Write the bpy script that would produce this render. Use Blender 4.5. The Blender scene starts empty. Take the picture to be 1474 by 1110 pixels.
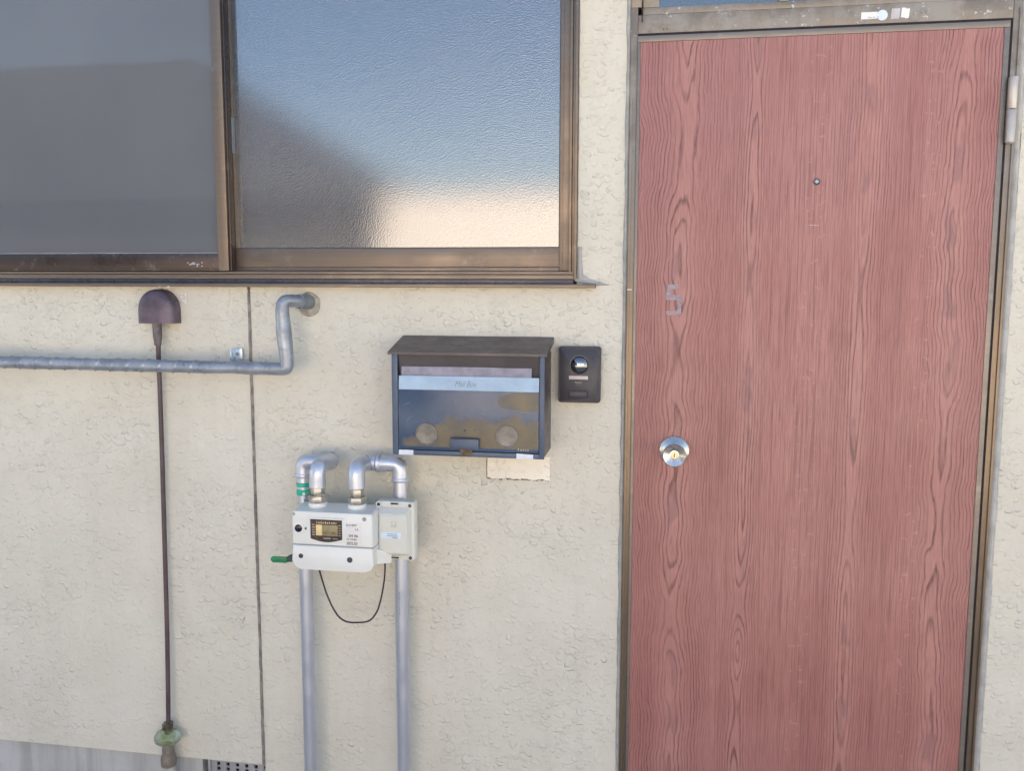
import bpy, bmesh, math, random
from mathutils import Vector, Matrix, noise as mnoise
R = math.radians
random.seed(7)
scene = bpy.context.scene

# ------------------------------------------------------------------ camera
cam_d = bpy.data.cameras.new('camera')
cam = bpy.data.objects.new('camera', cam_d)
scene.collection.objects.link(cam)
cam_d.sensor_width = 36
cam_d.lens = 31.86
cam_d.clip_start = 0.05
cam_d.clip_end = 600
cam.matrix_world = (Matrix.Translation((0, -2.11, 1.6)) @ Matrix.Rotation(R(9.656), 4, 'Z')
                    @ Matrix.Rotation(R(90 - 6.747), 4, 'X') @ Matrix.Rotation(R(0.092), 4, 'Z'))
scene.camera = cam

# ------------------------------------------------------------------ sky, sun, exposure
SUN_EL, SUN_ROT = 46, 20
w = bpy.data.worlds.new('World'); scene.world = w; w.use_nodes = True
wn = w.node_tree.nodes; wl = w.node_tree.links
bg = wn['Background']
sky = wn.new('ShaderNodeTexSky'); sky.sky_type = 'NISHITA'; sky.sun_disc = False
sky.sun_elevation = R(SUN_EL); sky.sun_rotation = R(SUN_ROT)
sky.air_density = 1.0; sky.dust_density = 1.0; sky.ozone_density = 1.6
wl.new(sky.outputs[0], bg.inputs[0]); bg.inputs[1].default_value = 0.075
sun_d = bpy.data.lights.new('sun', 'SUN'); sun_d.energy = 5.0; sun_d.angle = R(0.53)
sun_d.color = (1.0, 0.94, 0.84)
sun = bpy.data.objects.new('sun', sun_d); scene.collection.objects.link(sun)
# the sun stands behind the building: the facade is in open shade
sd = Vector((math.sin(R(SUN_ROT)) * math.cos(R(SUN_EL)), math.cos(R(SUN_ROT)) * math.cos(R(SUN_EL)), math.sin(R(SUN_EL))))
sun.rotation_euler = sd.to_track_quat('Z', 'Y').to_euler()
sun.location = (0, 8, 12)
scene.view_settings.view_transform = 'Standard'
scene.view_settings.look = 'None'
scene.view_settings.exposure = 2.28
scene.view_settings.gamma = 1
scene.view_settings.use_curve_mapping = False
scene.render.engine = 'CYCLES'

# ------------------------------------------------------------------ object helpers
def link(o):
    scene.collection.objects.link(o); return o
def tag(o, label=None, cat=None, group=None, kind=None):
    for k, v in (('label', label), ('category', cat), ('group', group), ('kind', kind)):
        if v: o[k] = v
    return o
def thing(name, loc, label, cat, group=None):
    o = bpy.data.objects.new(name, None); link(o); o.location = loc; o.empty_display_size = .05
    return tag(o, label, cat, group)
def wloc(o):
    v = Vector((0, 0, 0))
    while o: v = v + o.location; o = o.parent
    return v
def obj(name, bm, m, parent=None, label=None, kind=None, ang=35, loc=None, flat=False, norecalc=False):
    """link a bmesh given in world coordinates as one mesh object under parent"""
    me = bpy.data.meshes.new(name)
    if not flat and not norecalc: bmesh.ops.recalc_face_normals(bm, faces=bm.faces)
    off = wloc(parent) if parent else Vector(loc or (0, 0, 0))
    bm.transform(Matrix.Translation(-off))
    bm.to_mesh(me); bm.free()
    for p in me.polygons: p.use_smooth = not flat
    me.set_sharp_from_angle(angle=R(ang))
    me.materials.append(m)
    o = bpy.data.objects.new(name, me); link(o)
    if parent: o.parent = parent
    elif loc: o.location = loc
    return tag(o, label, kind=kind)
def B(): return bmesh.new()
def box(bm, x0, x1, y0, y1, z0, z1, bev=0, seg=2):
    x0, x1 = sorted((x0, x1)); y0, y1 = sorted((y0, y1)); z0, z1 = sorted((z0, z1))
    t = bmesh.new()
    bmesh.ops.create_cube(t, size=1)
    for v in t.verts:
        v.co = Vector(((v.co.x + .5) * (x1 - x0) + x0, (v.co.y + .5) * (y1 - y0) + y0, (v.co.z + .5) * (z1 - z0) + z0))
    if bev: bmesh.ops.bevel(t, geom=t.edges[:], offset=bev, segments=seg, affect='EDGES', profile=.6)
    merge(bm, t); return bm
def merge(bm, t, M=None):
    if M is not None: t.transform(M)
    me = bpy.data.meshes.new('tmp'); t.to_mesh(me); t.free(); bm.from_mesh(me); bpy.data.meshes.remove(me)
def prism(bm, outline, y0, y1, bev=0, seg=2, front_scale=None):
    """outline in (x,z), extruded from y0 (front) to y1 (back); the front edge is bevelled"""
    t = bmesh.new()
    a = [t.verts.new((x, y0, z)) for x, z in outline]; b = [t.verts.new((x, y1, z)) for x, z in outline]
    f = t.faces.new(a); t.faces.new(b[::-1])
    n = len(a)
    for i in range(n): t.faces.new((a[i], b[i], b[(i + 1) % n], a[(i + 1) % n]))
    if bev: bmesh.ops.bevel(t, geom=f.edges[:], offset=bev, segments=seg, affect='EDGES', profile=.5)
    bmesh.ops.recalc_face_normals(t, faces=t.faces)
    merge(bm, t); return bm
def rrect(x0, x1, z0, z1, r, n=5, corners='abcd'):
    out = []
    for c, (cx, cz, a0) in zip('abcd', ((x1 - r, z1 - r, 0), (x0 + r, z1 - r, 90), (x0 + r, z0 + r, 180), (x1 - r, z0 + r, 270))):
        if c in corners:
            for i in range(n + 1):
                a = R(a0 + 90 * i / n); out.append((cx + r * math.cos(a), cz + r * math.sin(a)))
        else:
            out.append({'a': (x1, z1), 'b': (x0, z1), 'c': (x0, z0), 'd': (x1, z0)}[c])
    return out
def frustum(bm, o0, y0, o1, y1):
    """loft between two outlines of equal length at y0 (front) and y1 (back)"""
    a = [bm.verts.new((x, y0, z)) for x, z in o0]; b = [bm.verts.new((x, y1, z)) for x, z in o1]
    bm.faces.new(a); bm.faces.new(b[::-1]); n = len(a)
    for i in range(n): bm.faces.new((a[i], b[i], b[(i + 1) % n], a[(i + 1) % n]))
def lathe(bm, prof, c, axis='y', n=32, sgn=-1):
    """prof: list of (radius, distance along axis from c)"""
    t = bmesh.new(); rings = []
    for r, h in prof:
        ring = []
        for i in range(n):
            a = 2 * math.pi * i / n
            if axis == 'y': p = (c[0] + r * math.cos(a), c[1] + sgn * h, c[2] + r * math.sin(a))
            else: p = (c[0] + r * math.cos(a), c[1] + r * math.sin(a), c[2] + h)
            ring.append(t.verts.new(p))
        rings.append(ring)
    for A, Bq in zip(rings, rings[1:]):
        for i in range(n): t.faces.new((A[i], A[(i + 1) % n], Bq[(i + 1) % n], Bq[i]))
    t.faces.new(rings[0]); t.faces.new(rings[-1])
    bmesh.ops.recalc_face_normals(t, faces=t.faces)
    merge(bm, t); return bm
def smooth_path(pts, rad, seg=8):
    pts = [Vector(p) for p in pts]; out = [pts[0]]
    for a, b, c in zip(pts, pts[1:], pts[2:]):
        d0 = (a - b); d1 = (c - b); L = min(rad, d0.length * .49, d1.length * .49)
        p0 = b + d0.normalized() * L; p1 = b + d1.normalized() * L
        for i in range(seg + 1):
            t = i / seg; out.append(p0.lerp(b, t).lerp(b.lerp(p1, t), t))
    out.append(pts[-1]); return out
def tube(bm, path, rad, n=20, cap=True, rfun=None):
    t = bmesh.new(); rings = []; up = Vector((.13, .31, .94)).normalized(); s = 0
    if not isinstance(rad, list): path = [p for i, p in enumerate(path) if i == 0 or (p - path[i - 1]).length > 2e-4]
    for i, p in enumerate(path):
        d = (path[min(i + 1, len(path) - 1)] - path[max(i - 1, 0)]).normalized()
        u = (up - d * up.dot(d)); u = u.normalized() if u.length > .05 else d.orthogonal().normalized()
        v = d.cross(u); up = u
        if i: s += (p - path[i - 1]).length
        ring = []
        for k in range(n):
            a = 2 * math.pi * k / n; r = rfun(s, a) if rfun else (rad[i] if isinstance(rad, list) else rad)
            ring.append(t.verts.new(p + (u * math.cos(a) + v * math.sin(a)) * r))
        rings.append(ring)
    for A, Bq in zip(rings, rings[1:]):
        for i in range(n): t.faces.new((A[i], A[(i + 1) % n], Bq[(i + 1) % n], Bq[i]))
    if cap: t.faces.new(rings[0][::-1]); t.faces.new(rings[-1])
    bmesh.ops.recalc_face_normals(t, faces=t.faces)
    merge(bm, t); return bm
def V3(*p): return Vector(p)
def text(name, s, x, z, y, size, m, parent, label=None, shear=0, align='LEFT', sx=1, rot=0, depth=.00025):
    cu = bpy.data.curves.new('t', 'FONT'); cu.body = s; cu.size = size; cu.extrude = depth; cu.shear = shear
    cu.align_x = align; cu.resolution_u = 3
    to = bpy.data.objects.new('t', cu); link(to)
    me = bpy.data.meshes.new_from_object(to.evaluated_get(bpy.context.evaluated_depsgraph_get()))
    bpy.data.objects.remove(to); bpy.data.curves.remove(cu)
    off = wloc(parent)
    me.transform(Matrix.Translation(Vector((x, y, z)) - off) @ Matrix.Rotation(R(90), 4, 'X') @ Matrix.Rotation(R(rot), 4, 'Z') @ Matrix.Diagonal((sx, 1, 1, 1)))
    me.materials.clear(); me.materials.append(m)
    o = bpy.data.objects.new(name, me); link(o); o.parent = parent
    return tag(o, label)

# ------------------------------------------------------------------ material helpers
class NT:
    def __init__(s, name):
        s.m = bpy.data.materials.new(name); s.m.use_nodes = True
        s.n = s.m.node_tree.nodes; s.l = s.m.node_tree.links; s.b = s.n['Principled BSDF']
        tc = s.n.new('ShaderNodeTexCoord'); s.obj = tc.outputs['Object']
        sp = s.n.new('ShaderNodeSeparateXYZ'); s.l.new(s.obj, sp.inputs[0]); s.x, s.y, s.z = sp.outputs
    def put(s, sock, v):
        if hasattr(v, 'is_output') or isinstance(v, bpy.types.NodeSocket): s.l.new(v, sock)
        elif isinstance(v, (tuple, list)): sock.default_value = tuple(v) + ((1,) if len(v) == 3 and len(sock.default_value) == 4 else ())
        else: sock.default_value = v
    def math(s, op, a, b=None, c=None, clamp=False):
        n = s.n.new('ShaderNodeMath'); n.operation = op; n.use_clamp = clamp
        s.put(n.inputs[0], a)
        if b is not None: s.put(n.inputs[1], b)
        if c is not None: s.put(n.inputs[2], c)
        return n.outputs[0]
    def vec(s, x, y, z):
        n = s.n.new('ShaderNodeCombineXYZ')
        for i, v in enumerate((x, y, z)): s.put(n.inputs[i], v)
        return n.outputs[0]
    def scale(s, v, k):
        n = s.n.new('ShaderNodeVectorMath'); n.operation = 'MULTIPLY'; s.put(n.inputs[0], v); n.inputs[1].default_value = k; return n.outputs[0]
    def add(s, v, k):
        n = s.n.new('ShaderNodeVectorMath'); n.operation = 'ADD'; s.put(n.inputs[0], v); s.put(n.inputs[1], k); return n.outputs[0]
    def noise(s, scale=5, detail=2, rough=.5, vec=None, dist=0):
        n = s.n.new('ShaderNodeTexNoise'); s.l.new(vec if vec is not None else s.obj, n.inputs['Vector'])
        n.inputs['Scale'].default_value = scale; n.inputs['Detail'].default_value = detail
        n.inputs['Roughness'].default_value = rough; n.inputs['Distortion'].default_value = dist
        return n.outputs['Fac']
    def voro(s, scale, vec=None, feature='F1', rand=1):
        n = s.n.new('ShaderNodeTexVoronoi'); n.feature = feature; s.l.new(vec if vec is not None else s.obj, n.inputs['Vector'])
        n.inputs['Scale'].default_value = scale; n.inputs['Randomness'].default_value = rand
        return n.outputs['Distance']
    def ramp(s, v, a, b, lo=0, hi=1, smooth=True):
        n = s.n.new('ShaderNodeMapRange'); n.interpolation_type = 'SMOOTHSTEP' if smooth else 'LINEAR'
        s.put(n.inputs[0], v)
        for i, k in enumerate((a, b, lo, hi)): n.inputs[i + 1].default_value = k
        return n.outputs[0]
    def mix(s, f, a, b):
        n = s.n.new('ShaderNodeMix'); n.data_type = 'RGBA'; s.put(n.inputs[0], f); s.put(n.inputs[6], a); s.put(n.inputs[7], b); return n.outputs[2]
    def bump(s, h, dist, strength=1, prev=None):
        n = s.n.new('ShaderNodeBump'); n.inputs['Strength'].default_value = strength; n.inputs['Distance'].default_value = dist
        s.l.new(h, n.inputs['Height'])
        if prev: s.l.new(prev, n.inputs['Normal'])
        s.l.new(n.outputs[0], s.b.inputs['Normal']); return n.outputs[0]
    def set(s, **k):
        names = dict(col='Base Color', rough='Roughness', metal='Metallic', ior='IOR', spec='Specular IOR Level', coat='Coat Weight', crough='Coat Roughness', trans='Transmission Weight', emit='Emission Color', es='Emission Strength')
        for a, v in k.items(): s.put(s.b.inputs[names[a]], v)
        return s
def simple(name, col, rough=.5, metal=0, var=.12, vs=18, bump=0, bs=300, spec=.5, dirt=None, coat=0):
    """a plain material with slight tone, gloss and relief variation"""
    t = NT(name)
    f = t.ramp(t.noise(vs, 5, .6), .3, .7)
    c2 = tuple(max(0, c * (1 - var * 1.6)) for c in col); c1 = tuple(min(1, c * (1 + var)) for c in col)
    c = t.mix(f, c2, c1)
    if dirt:
        g = t.ramp(t.noise(dirt[0], 6, .7), dirt[1], dirt[1] + .12)
        c = t.mix(t.math('MULTIPLY', g, dirt[3]), c, dirt[2])
    t.set(col=c, rough=t.ramp(t.noise(vs * 2.3, 4, .6), .3, .7, max(.03, rough - .07), min(1, rough + .09)), metal=metal, spec=spec)
    if coat: t.set(coat=coat, crough=.08)
    if bump: t.bump(t.noise(bs, 3, .6), bump)
    return t.m

def stucco_mat(name, light, dark, warm=1):
    """sprayed tile stucco: flattened, lapped blobs with crescent edges"""
    t = NT(name)
    warp = t.noise(26, 2, .5)
    wv = t.add(t.obj, t.vec(t.math('MULTIPLY', t.math('SUBTRACT', warp, .5), .022), 0, t.math('MULTIPLY', t.math('SUBTRACT', t.noise(31, 2, .5), .5), .022)))
    flat = t.scale(wv, (.85, .85, 1.15))
    def islands(scale, off, lo, hi):
        v = t.n.new('ShaderNodeTexVoronoi'); v.feature = 'F1'; v.inputs['Scale'].default_value = scale
        t.l.new(t.add(flat, off), v.inputs['Vector'])
        sep = t.n.new('ShaderNodeSeparateColor'); t.l.new(v.outputs['Color'], sep.inputs[0])
        # tilted plateaus: one edge of each blob stands proud, the other melts into the wall
        dv = t.n.new('ShaderNodeVectorMath'); dv.operation = 'SUBTRACT'; t.l.new(t.add(flat, off), dv.inputs[0])
        sc = t.n.new('ShaderNodeVectorMath'); sc.operation = 'SCALE'; t.l.new(v.outputs['Position'], sc.inputs[0]); sc.inputs['Scale'].default_value = 1
        t.l.new(sc.outputs[0], dv.inputs[1])
        sp = t.n.new('ShaderNodeSeparateXYZ'); t.l.new(dv.outputs[0], sp.inputs[0])
        tilt = t.math('ADD', t.math('MULTIPLY', sp.outputs[2], -scale * .9), t.math('MULTIPLY', t.math('MULTIPLY', sp.outputs[0], scale * 1.3), t.math('SUBTRACT', sep.outputs[1], .4)))
        isl = t.ramp(v.outputs['Distance'], lo, hi, 1, 0)
        k = t.math('MAXIMUM', t.math('ADD', t.math('MULTIPLY', sep.outputs[0], 1.1), -.25), 0)
        return t.math('MULTIPLY', t.math('MULTIPLY', isl, k), t.math('MAXIMUM', t.math('ADD', tilt, .45), 0))
    dens = t.ramp(t.noise(3.2, 3, .55), .36, .64, .5, 1)
    h = t.math('ADD', t.math('MULTIPLY', islands(64, (0, 0, 0), .34, .44), 1.0), t.math('MULTIPLY', islands(108, (3.3, 1.1, 5.2), .36, .48), .62))
    h = t.math('ADD', h, t.math('MULTIPLY', islands(42, (9.3, 2.1, 1.2), .38, .44), .7))
    h = t.math('MULTIPLY', h, dens)
    h = t.math('ADD', h, t.math('MULTIPLY', t.noise(16, 3, .5), .9))
    h = t.math('ADD', h, t.math('MULTIPLY', t.noise(160, 3, .6), .16))
    t.bump(h, .0045, 1.0)
    f = t.ramp(t.noise(4, 6, .62), .3, .7)
    c = t.mix(f, dark, light)
    streak = t.ramp(t.noise(1, 5, .6, t.scale(t.obj, (14, 14, 1.1))), .50, .80, 0, .16)
    c = t.mix(streak, c, (.46, .42, .36))
    specks = t.ramp(t.noise(120, 2, .5), .72, .76, 0, .45)
    c = t.mix(specks, c, (.22, .19, .15))
    t.set(col=c, rough=.62, spec=.3)
    return t.m

def wood_mat():
    t = NT('red_oak_print'); X, Z = t.x, t.z
    wob = t.math('MULTIPLY', t.math('SUBTRACT', t.noise(1, 2, .5, t.vec(t.math('MULTIPLY', X, 2.2), 0, t.math('MULTIPLY', Z, 3.6))), .5), .045)
    wob2 = t.math('MULTIPLY', t.math('SUBTRACT', t.noise(1, 2, .55, t.vec(t.math('MULTIPLY', X, 9), 3, t.math('MULTIPLY', Z, 9))), .5), .020)
    hearts = [(.098, .095, 2.1, .85, 5.1, 1.2), (.252, .070, 2.6, 1.15, 12.4, .35), (.490, .098, 1.9, 1.05, 24.6, .30), (.677, .075, 2.2, .95, 33.3, 1.1)]
    best = None
    for i, (hx, slope, fz, k, seed, wamp) in enumerate(hearts):
        dx = t.math('SUBTRACT', X, hx)
        dx = t.math('ADD', dx, t.math('MULTIPLY', wob, wamp))
        dx = t.math('ADD', dx, t.math('MULTIPLY', wob2, wamp))
        d = t.noise(1, 1.2, .45, t.vec(seed, t.math('MULTIPLY', X, 1.5), t.math('MULTIPLY', Z, fz)))
        d = t.math('MULTIPLY', t.math('SUBTRACT', d, .42), slope * 1.6)
        a = t.math('MULTIPLY', dx, k)
        r = t.math('SQRT', t.math('ADD', t.math('MULTIPLY', a, a), t.math('MULTIPLY', d, d)))
        best = r if best is None else t.math('SMOOTH_MIN', best, r, .006)
    ph = t.math('MULTIPLY', t.math('POWER', best, 1.2), 255)
    ph = t.math('ADD', ph, t.math('MULTIPLY', t.noise(1, 2, .5, t.vec(t.math('MULTIPLY', X, 60), 0, t.math('MULTIPLY', Z, 4))), 1.1))
    fr = t.math('FRACT', ph)
    wn_ = t.n.new('ShaderNodeTexWhiteNoise'); wn_.noise_dimensions = '1D'; t.l.new(t.math('FLOOR', ph), wn_.inputs['W']); rnd = wn_.outputs['Value']
    line = t.math('MULTIPLY', t.ramp(fr, 0, .14, 1, 0, False), 1)
    line2 = t.ramp(fr, .66, .985, 0, 1)
    line = t.math('MAXIMUM', line, line2)
    # contrast of the ring lines varies from place to place
    con = t.ramp(t.noise(1, 3, .6, t.vec(t.math('MULTIPLY', X, 17), 5, t.math('MULTIPLY', Z, 2.2))), .34, .62, .42, 1)
    line = t.math('MULTIPLY', line, con)
    near = t.ramp(best, .012, .035, 1, 0)
    zone = None
    for hx, w0 in ((.085, .085), (.252, .018), (.490, .036), (.700, .060)):
        zz_ = t.ramp(t.math('ABSOLUTE', t.math('SUBTRACT', X, hx)), w0, w0 + .03, 1, 0)
        zone = zz_ if zone is None else t.math('MAXIMUM', zone, zz_)
    zone = t.math('MAXIMUM', zone, near)
    line = t.math('MULTIPLY', line, t.ramp(zone, 0, 1, .22, 1, False))
    stripes = t.math('MULTIPLY', t.ramp(t.noise(1, 3, .6, t.vec(t.math('MULTIPLY', X, 330), 11, t.math('MULTIPLY', Z, 3.2))), .46, .66), t.ramp(zone, 0, 1, .55, .12, False))
    line = t.math('MULTIPLY', line, t.math('MAXIMUM', t.ramp(rnd, 0, 1, .4, 1, False), t.math('MULTIPLY', near, .85)))
    brk = t.noise(1, 4, .65, t.vec(t.math('MULTIPLY', X, 420), 7, t.math('MULTIPLY', Z, 34)))
    line = t.math('MULTIPLY', line, t.ramp(brk, .36, .56, .45, 1))
    # wide dark smears at the tips of the cathedrals
    sm = t.math('MULTIPLY', t.ramp(best, .005, .022, 1, 0), t.ramp(t.noise(1, 2, .5, t.vec(t.math('MULTIPLY', X, 22), 9, t.math('MULTIPLY', Z, 9))), .50, .60))
    # fine pores
    p1 = t.noise(1, 3, .65, t.vec(t.math('MULTIPLY', X, 620), 0, t.math('MULTIPLY', Z, 16)))
    p2 = t.noise(1, 3, .6, t.vec(t.math('MULTIPLY', X, 300), 4, t.math('MULTIPLY', Z, 26)))
    pores = t.ramp(p1, .46, .68)
    pin = t.ramp(p2, .60, .74)
    fade = t.ramp(t.noise(3.2, 4, .55), .35, .68)
    base = t.mix(fade, (.40, .172, .140), (.45, .212, .176))
    base = t.mix(t.ramp(Z, 1.45, 1.95, 0, .35), base, (.43, .228, .205))
    band = t.ramp(t.noise(1, 3, .55, t.vec(t.math('MULTIPLY', X, 13), 1, t.math('MULTIPLY', Z, .5))), .35, .65)
    base = t.mix(t.math('MULTIPLY', band, .45), base, (.33, .135, .118))
    base = t.mix(t.math('MULTIPLY', t.ramp(best, .010, .040, 1, 0), .6), base, (.50, .245, .200))
    c = t.mix(t.math('MULTIPLY', pores, .5), base, (.24, .090, .080))
    c = t.mix(t.math('MULTIPLY', pin, .26), c, (.64, .37, .33))
    c = t.mix(stripes, c, (.175, .066, .058))
    c = t.mix(line, c, (.115, .042, .038))
    c = t.mix(t.math('MULTIPLY', sm, .42), c, (.19, .10, .10))
    # flecks of medullary rays in two columns
    fl = t.math('MULTIPLY', t.ramp(t.noise(1, 2, .6, t.vec(t.math('MULTIPLY', X, 55), 2, t.math('MULTIPLY', Z, 70))), .60, .68),
                t.math('MAXIMUM', t.ramp(t.math('ABSOLUTE', t.math('SUBTRACT', X, .385)), .012, .035, 1, 0), t.ramp(t.math('ABSOLUTE', t.math('SUBTRACT', X, .622)), .012, .030, 1, 0)))
    c = t.mix(t.math('MULTIPLY', fl, .2), c, (.70, .40, .36))
    scuff = t.ramp(t.noise(60, 5, .7), .66, .80, 0, .22)
    c = t.mix(scuff, c, (.62, .46, .42))
    t.set(col=c, rough=t.ramp(p1, .3, .7, .40, .52), spec=.4)
    hgt = t.math('SUBTRACT', t.math('MULTIPLY', p2, .5), t.math('ADD', t.math('MULTIPLY', line, .7), t.math('MULTIPLY', pores, .4)))
    t.bump(hgt, .0007, .9)
    return t.m

def frame_mat():
    """old bronze aluminium: chalky worn patches, scratches and paint flecks, more of them high up"""
    t = NT('worn_bronze_aluminium')
    up = t.ramp(t.z, 1.35, 1.95)
    n = t.noise(9, 7, .68)
    worn = t.math('MULTIPLY', t.ramp(n, .40, .62, .35, 1), up)
    c = t.mix(t.ramp(t.noise(5, 4, .6), .3, .7), (.155, .115, .078), (.205, .152, .105))
    c = t.mix(t.math('MULTIPLY', worn, .75), c, (.34, .315, .28))
    fl = t.math('MULTIPLY', t.ramp(t.noise(70, 4, .65, t.scale(t.obj, (1, 1, 1.3))), .60, .66), t.math('MULTIPLY', t.ramp(t.noise(11, 2, .5), .47, .58), t.ramp(t.z, 1.96, 2.03)))
    c = t.mix(t.math('MULTIPLY', fl, .8), c, (.66, .60, .54))
    st = t.math('MULTIPLY', t.ramp(t.noise(24, 6, .7), .55, .66), t.math('MULTIPLY', up, .4))
    c = t.mix(st, c, (.15, .12, .10))
    t.set(col=c, metal=t.ramp(worn, 0, 1, .55, .12), rough=t.ramp(worn, 0, 1, .34, .62))
    t.bump(t.math('ADD', t.noise(60, 5, .7), t.math('MULTIPLY', fl, 1.2)), .0008, .6)
    return t.m
def alu_mat(name, col, rough=.36, metal=.6, dirt=.25):
    t = NT(name)
    g = t.noise(1, 4, .6, t.scale(t.obj, (3, 3, 120)))
    c = t.mix(t.ramp(g, .35, .65), tuple(k * .95 for k in col), tuple(k * 1.04 for k in col))
    d = t.ramp(t.noise(30, 6, .7), .56, .72, 0, dirt)
    c = t.mix(d, c, (.33, .30, .27))
    t.set(col=c, metal=metal, rough=t.ramp(t.noise(14, 5, .6), .3, .7, rough - .06, rough + .1))
    t.bump(t.noise(90, 4, .6), .0003, .5)
    return t.m
def pattern_glass():
    t = NT('pebbled_glass')
    n = t.noise(470, 2, .6); v = t.voro(260)
    h = t.math('ADD', n, t.math('MULTIPLY', v, .8))
    t.set(col=t.mix(t.ramp(t.noise(3, 3, .5), .3, .7), (.024, .024, .028), (.036, .037, .042)), rough=.11, ior=1.85, spec=.5, coat=1, crough=.03)
    t.b.inputs['Coat IOR'].default_value = 2.2
    t.bump(h, .00065, .9)
    cb_ = t.n.new('ShaderNodeBump'); cb_.inputs['Strength'].default_value = .8; cb_.inputs['Distance'].default_value = .00005
    t.l.new(h, cb_.inputs['Height']); t.l.new(cb_.outputs[0], t.b.inputs['Coat Normal'])
    return t.m
def film_glass():
    t = NT('grey_filmed_glass')
    t.set(col=t.mix(t.ramp(t.noise(2.2, 4, .5), .3, .7), (.130, .135, .143), (.146, .152, .160)), rough=.035, ior=1.46, spec=.5)
    t.bump(t.noise(4, 1, .5), .0012, .15)
    return t.m
def clear_glass():
    t = NT('window_glass'); t.set(col=(.05, .055, .06), rough=.02, ior=2.1, spec=.6)
    t.bump(t.noise(3, 1, .5), .002, .1)
    return t.m
def mailbox_front():
    """dark blue enamel weathered to dull tan at the bottom and the upper right"""
    t = NT('weathered_blue_enamel')      # object space: x from -.177 to .177, z from 0
    n = t.math('SUBTRACT', t.noise(17, 6, .62), .5); n2 = t.math('SUBTRACT', t.noise(60, 5, .7), .5)
    nn = t.math('ADD', t.math('MULTIPLY', n, .085), t.math('MULTIPLY', n2, .03))
    edge = t.ramp(t.x, -.14, -.05, .045, .088)
    low = t.math('SUBTRACT', t.math('ADD', edge, nn), t.z)
    m1 = t.ramp(low, -.007, .010)
    ex = t.math('DIVIDE', t.math('SUBTRACT', t.x, .130), .062); ez = t.math('DIVIDE', t.math('SUBTRACT', t.z, .128), .021)
    e = t.math('SQRT', t.math('ADD', t.math('MULTIPLY', ex, ex), t.math('MULTIPLY', ez, ez)))
    m2 = t.ramp(t.math('ADD', e, t.math('MULTIPLY', nn, 9)), .75, 1.2, 1, 0)
    m = t.math('MAXIMUM', m1, m2)
    m = t.math('MULTIPLY', m, t.ramp(t.x, -.160, -.142))
    m = t.math('MULTIPLY', m, t.ramp(t.x, .163, .168, 1, 0))
    m = t.math('MULTIPLY', m, t.ramp(t.z, .018, .024))
    blue = t.mix(t.ramp(t.noise(11, 6, .65), .32, .68), (.034, .062, .115), (.058, .092, .150))
    tan = t.mix(t.ramp(t.noise(14, 5, .6), .35, .65), (.125, .105, .080), (.185, .145, .085))
    c = t.mix(m, blue, tan)
    chips = t.ramp(t.noise(70, 4, .6), .69, .73, 0, .7)
    c = t.mix(chips, c, (.06, .05, .05))
    t.set(col=c, rough=t.ramp(m, 0, 1, .24, .5), spec=.5)
    t.bump(t.math('ADD', t.noise(200, 3, .6), t.math('MULTIPLY', m, -.6)), .0003, .6)
    return t.m
def concrete_mat(name, a, b, streaks=True):
    t = NT(name)
    c = t.mix(t.ramp(t.noise(7, 8, .66), .3, .7), a, b)
    if streaks:
        s = t.ramp(t.noise(1, 4, .6, t.scale(t.obj, (22, 22, 1.4))), .42, .66, 0, .55)
        c = t.mix(s, c, tuple(k * .62 for k in a))
    t.set(col=c, rough=.85, spec=.25); t.bump(t.noise(140, 5, .65), .002, .5)
    return t.m

STUCCO = stucco_mat('sprayed_stucco', (.69, .64, .53), (.635, .585, .475))
OLDSTUCCO = stucco_mat('unfaded_stucco', (.93, .85, .71), (.88, .79, .65))
WOOD = wood_mat(); FRAME = frame_mat()
SASH = alu_mat('bronze_window_aluminium', (.165, .128, .100))
SASHD = alu_mat('shaded_bronze_aluminium', (.060, .045, .040), .30)  # darker copy of the window bronze, shade and dark reflection put into the colour
TRIM = alu_mat('door_edge_aluminium', (.215, .18, .150), .4, .5, .5)
BLACK = simple('black_gap', (.012, .009, .012), .7)
RUBBER = simple('dark_glazing_rubber', (.03, .03, .04), .5)
BEAD = simple('pale_glazing_bead', (.42, .44, .47), .5)
CAULK = simple('grey_caulk', (.40, .385, .355), .6, var=.12, vs=30, bump=.0005, bs=90)
GALV = simple('silver_painted_pipe', (.55, .565, .615), .36, .7, var=.04, vs=9)
FIT = simple('silver_painted_fitting', (.56, .585, .64), .34, .62, var=.05, vs=20)
NUT = simple('chromated_steel', (.50, .46, .38), .36, .6, var=.15, vs=60)
METER = simple('pale_grey_meter_paint', (.75, .735, .67), .38, var=.02, vs=10, coat=.2)
COMM = simple('pale_beige_plastic', (.66, .645, .56), .42, var=.03, vs=10)
SCREW = simple('dark_screw', (.05, .055, .08), .4, .3)
BLKP = simple('black_gloss_plastic', (.012, .013, .03), .12)
LCDF = simple('smoky_display_cover', (.055, .035, .03), .2)
LCD = simple('olive_liquid_crystal', (.30, .24, .12), .25)
LCDL = simple('painted_gold_glare', (.72, .54, .25), .3)
INK = simple('black_print', (.03, .03, .035), .6)
WINK = simple('pale_print', (.7, .68, .62), .6)
GINK = simple('grey_print', (.22, .22, .24), .6)
LABELW = simple('white_label_paper', (.80, .76, .72), .5, var=.03)
LABELB = simple('bluish_white_label', (.68, .76, .85), .45, var=.03)
BLUEINK = simple('blue_print', (.16, .30, .55), .6)
GREEN = simple('green_plastic', (.012, .20, .075), .35, var=.1)
GTAPE = simple('green_vinyl_tape', (.015, .42, .27), .25)
GCAP = simple('dark_green_rubber', (.03, .07, .05), .5)
CABLE = simple('black_cable_sheath', (.035, .03, .04), .45)
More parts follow.
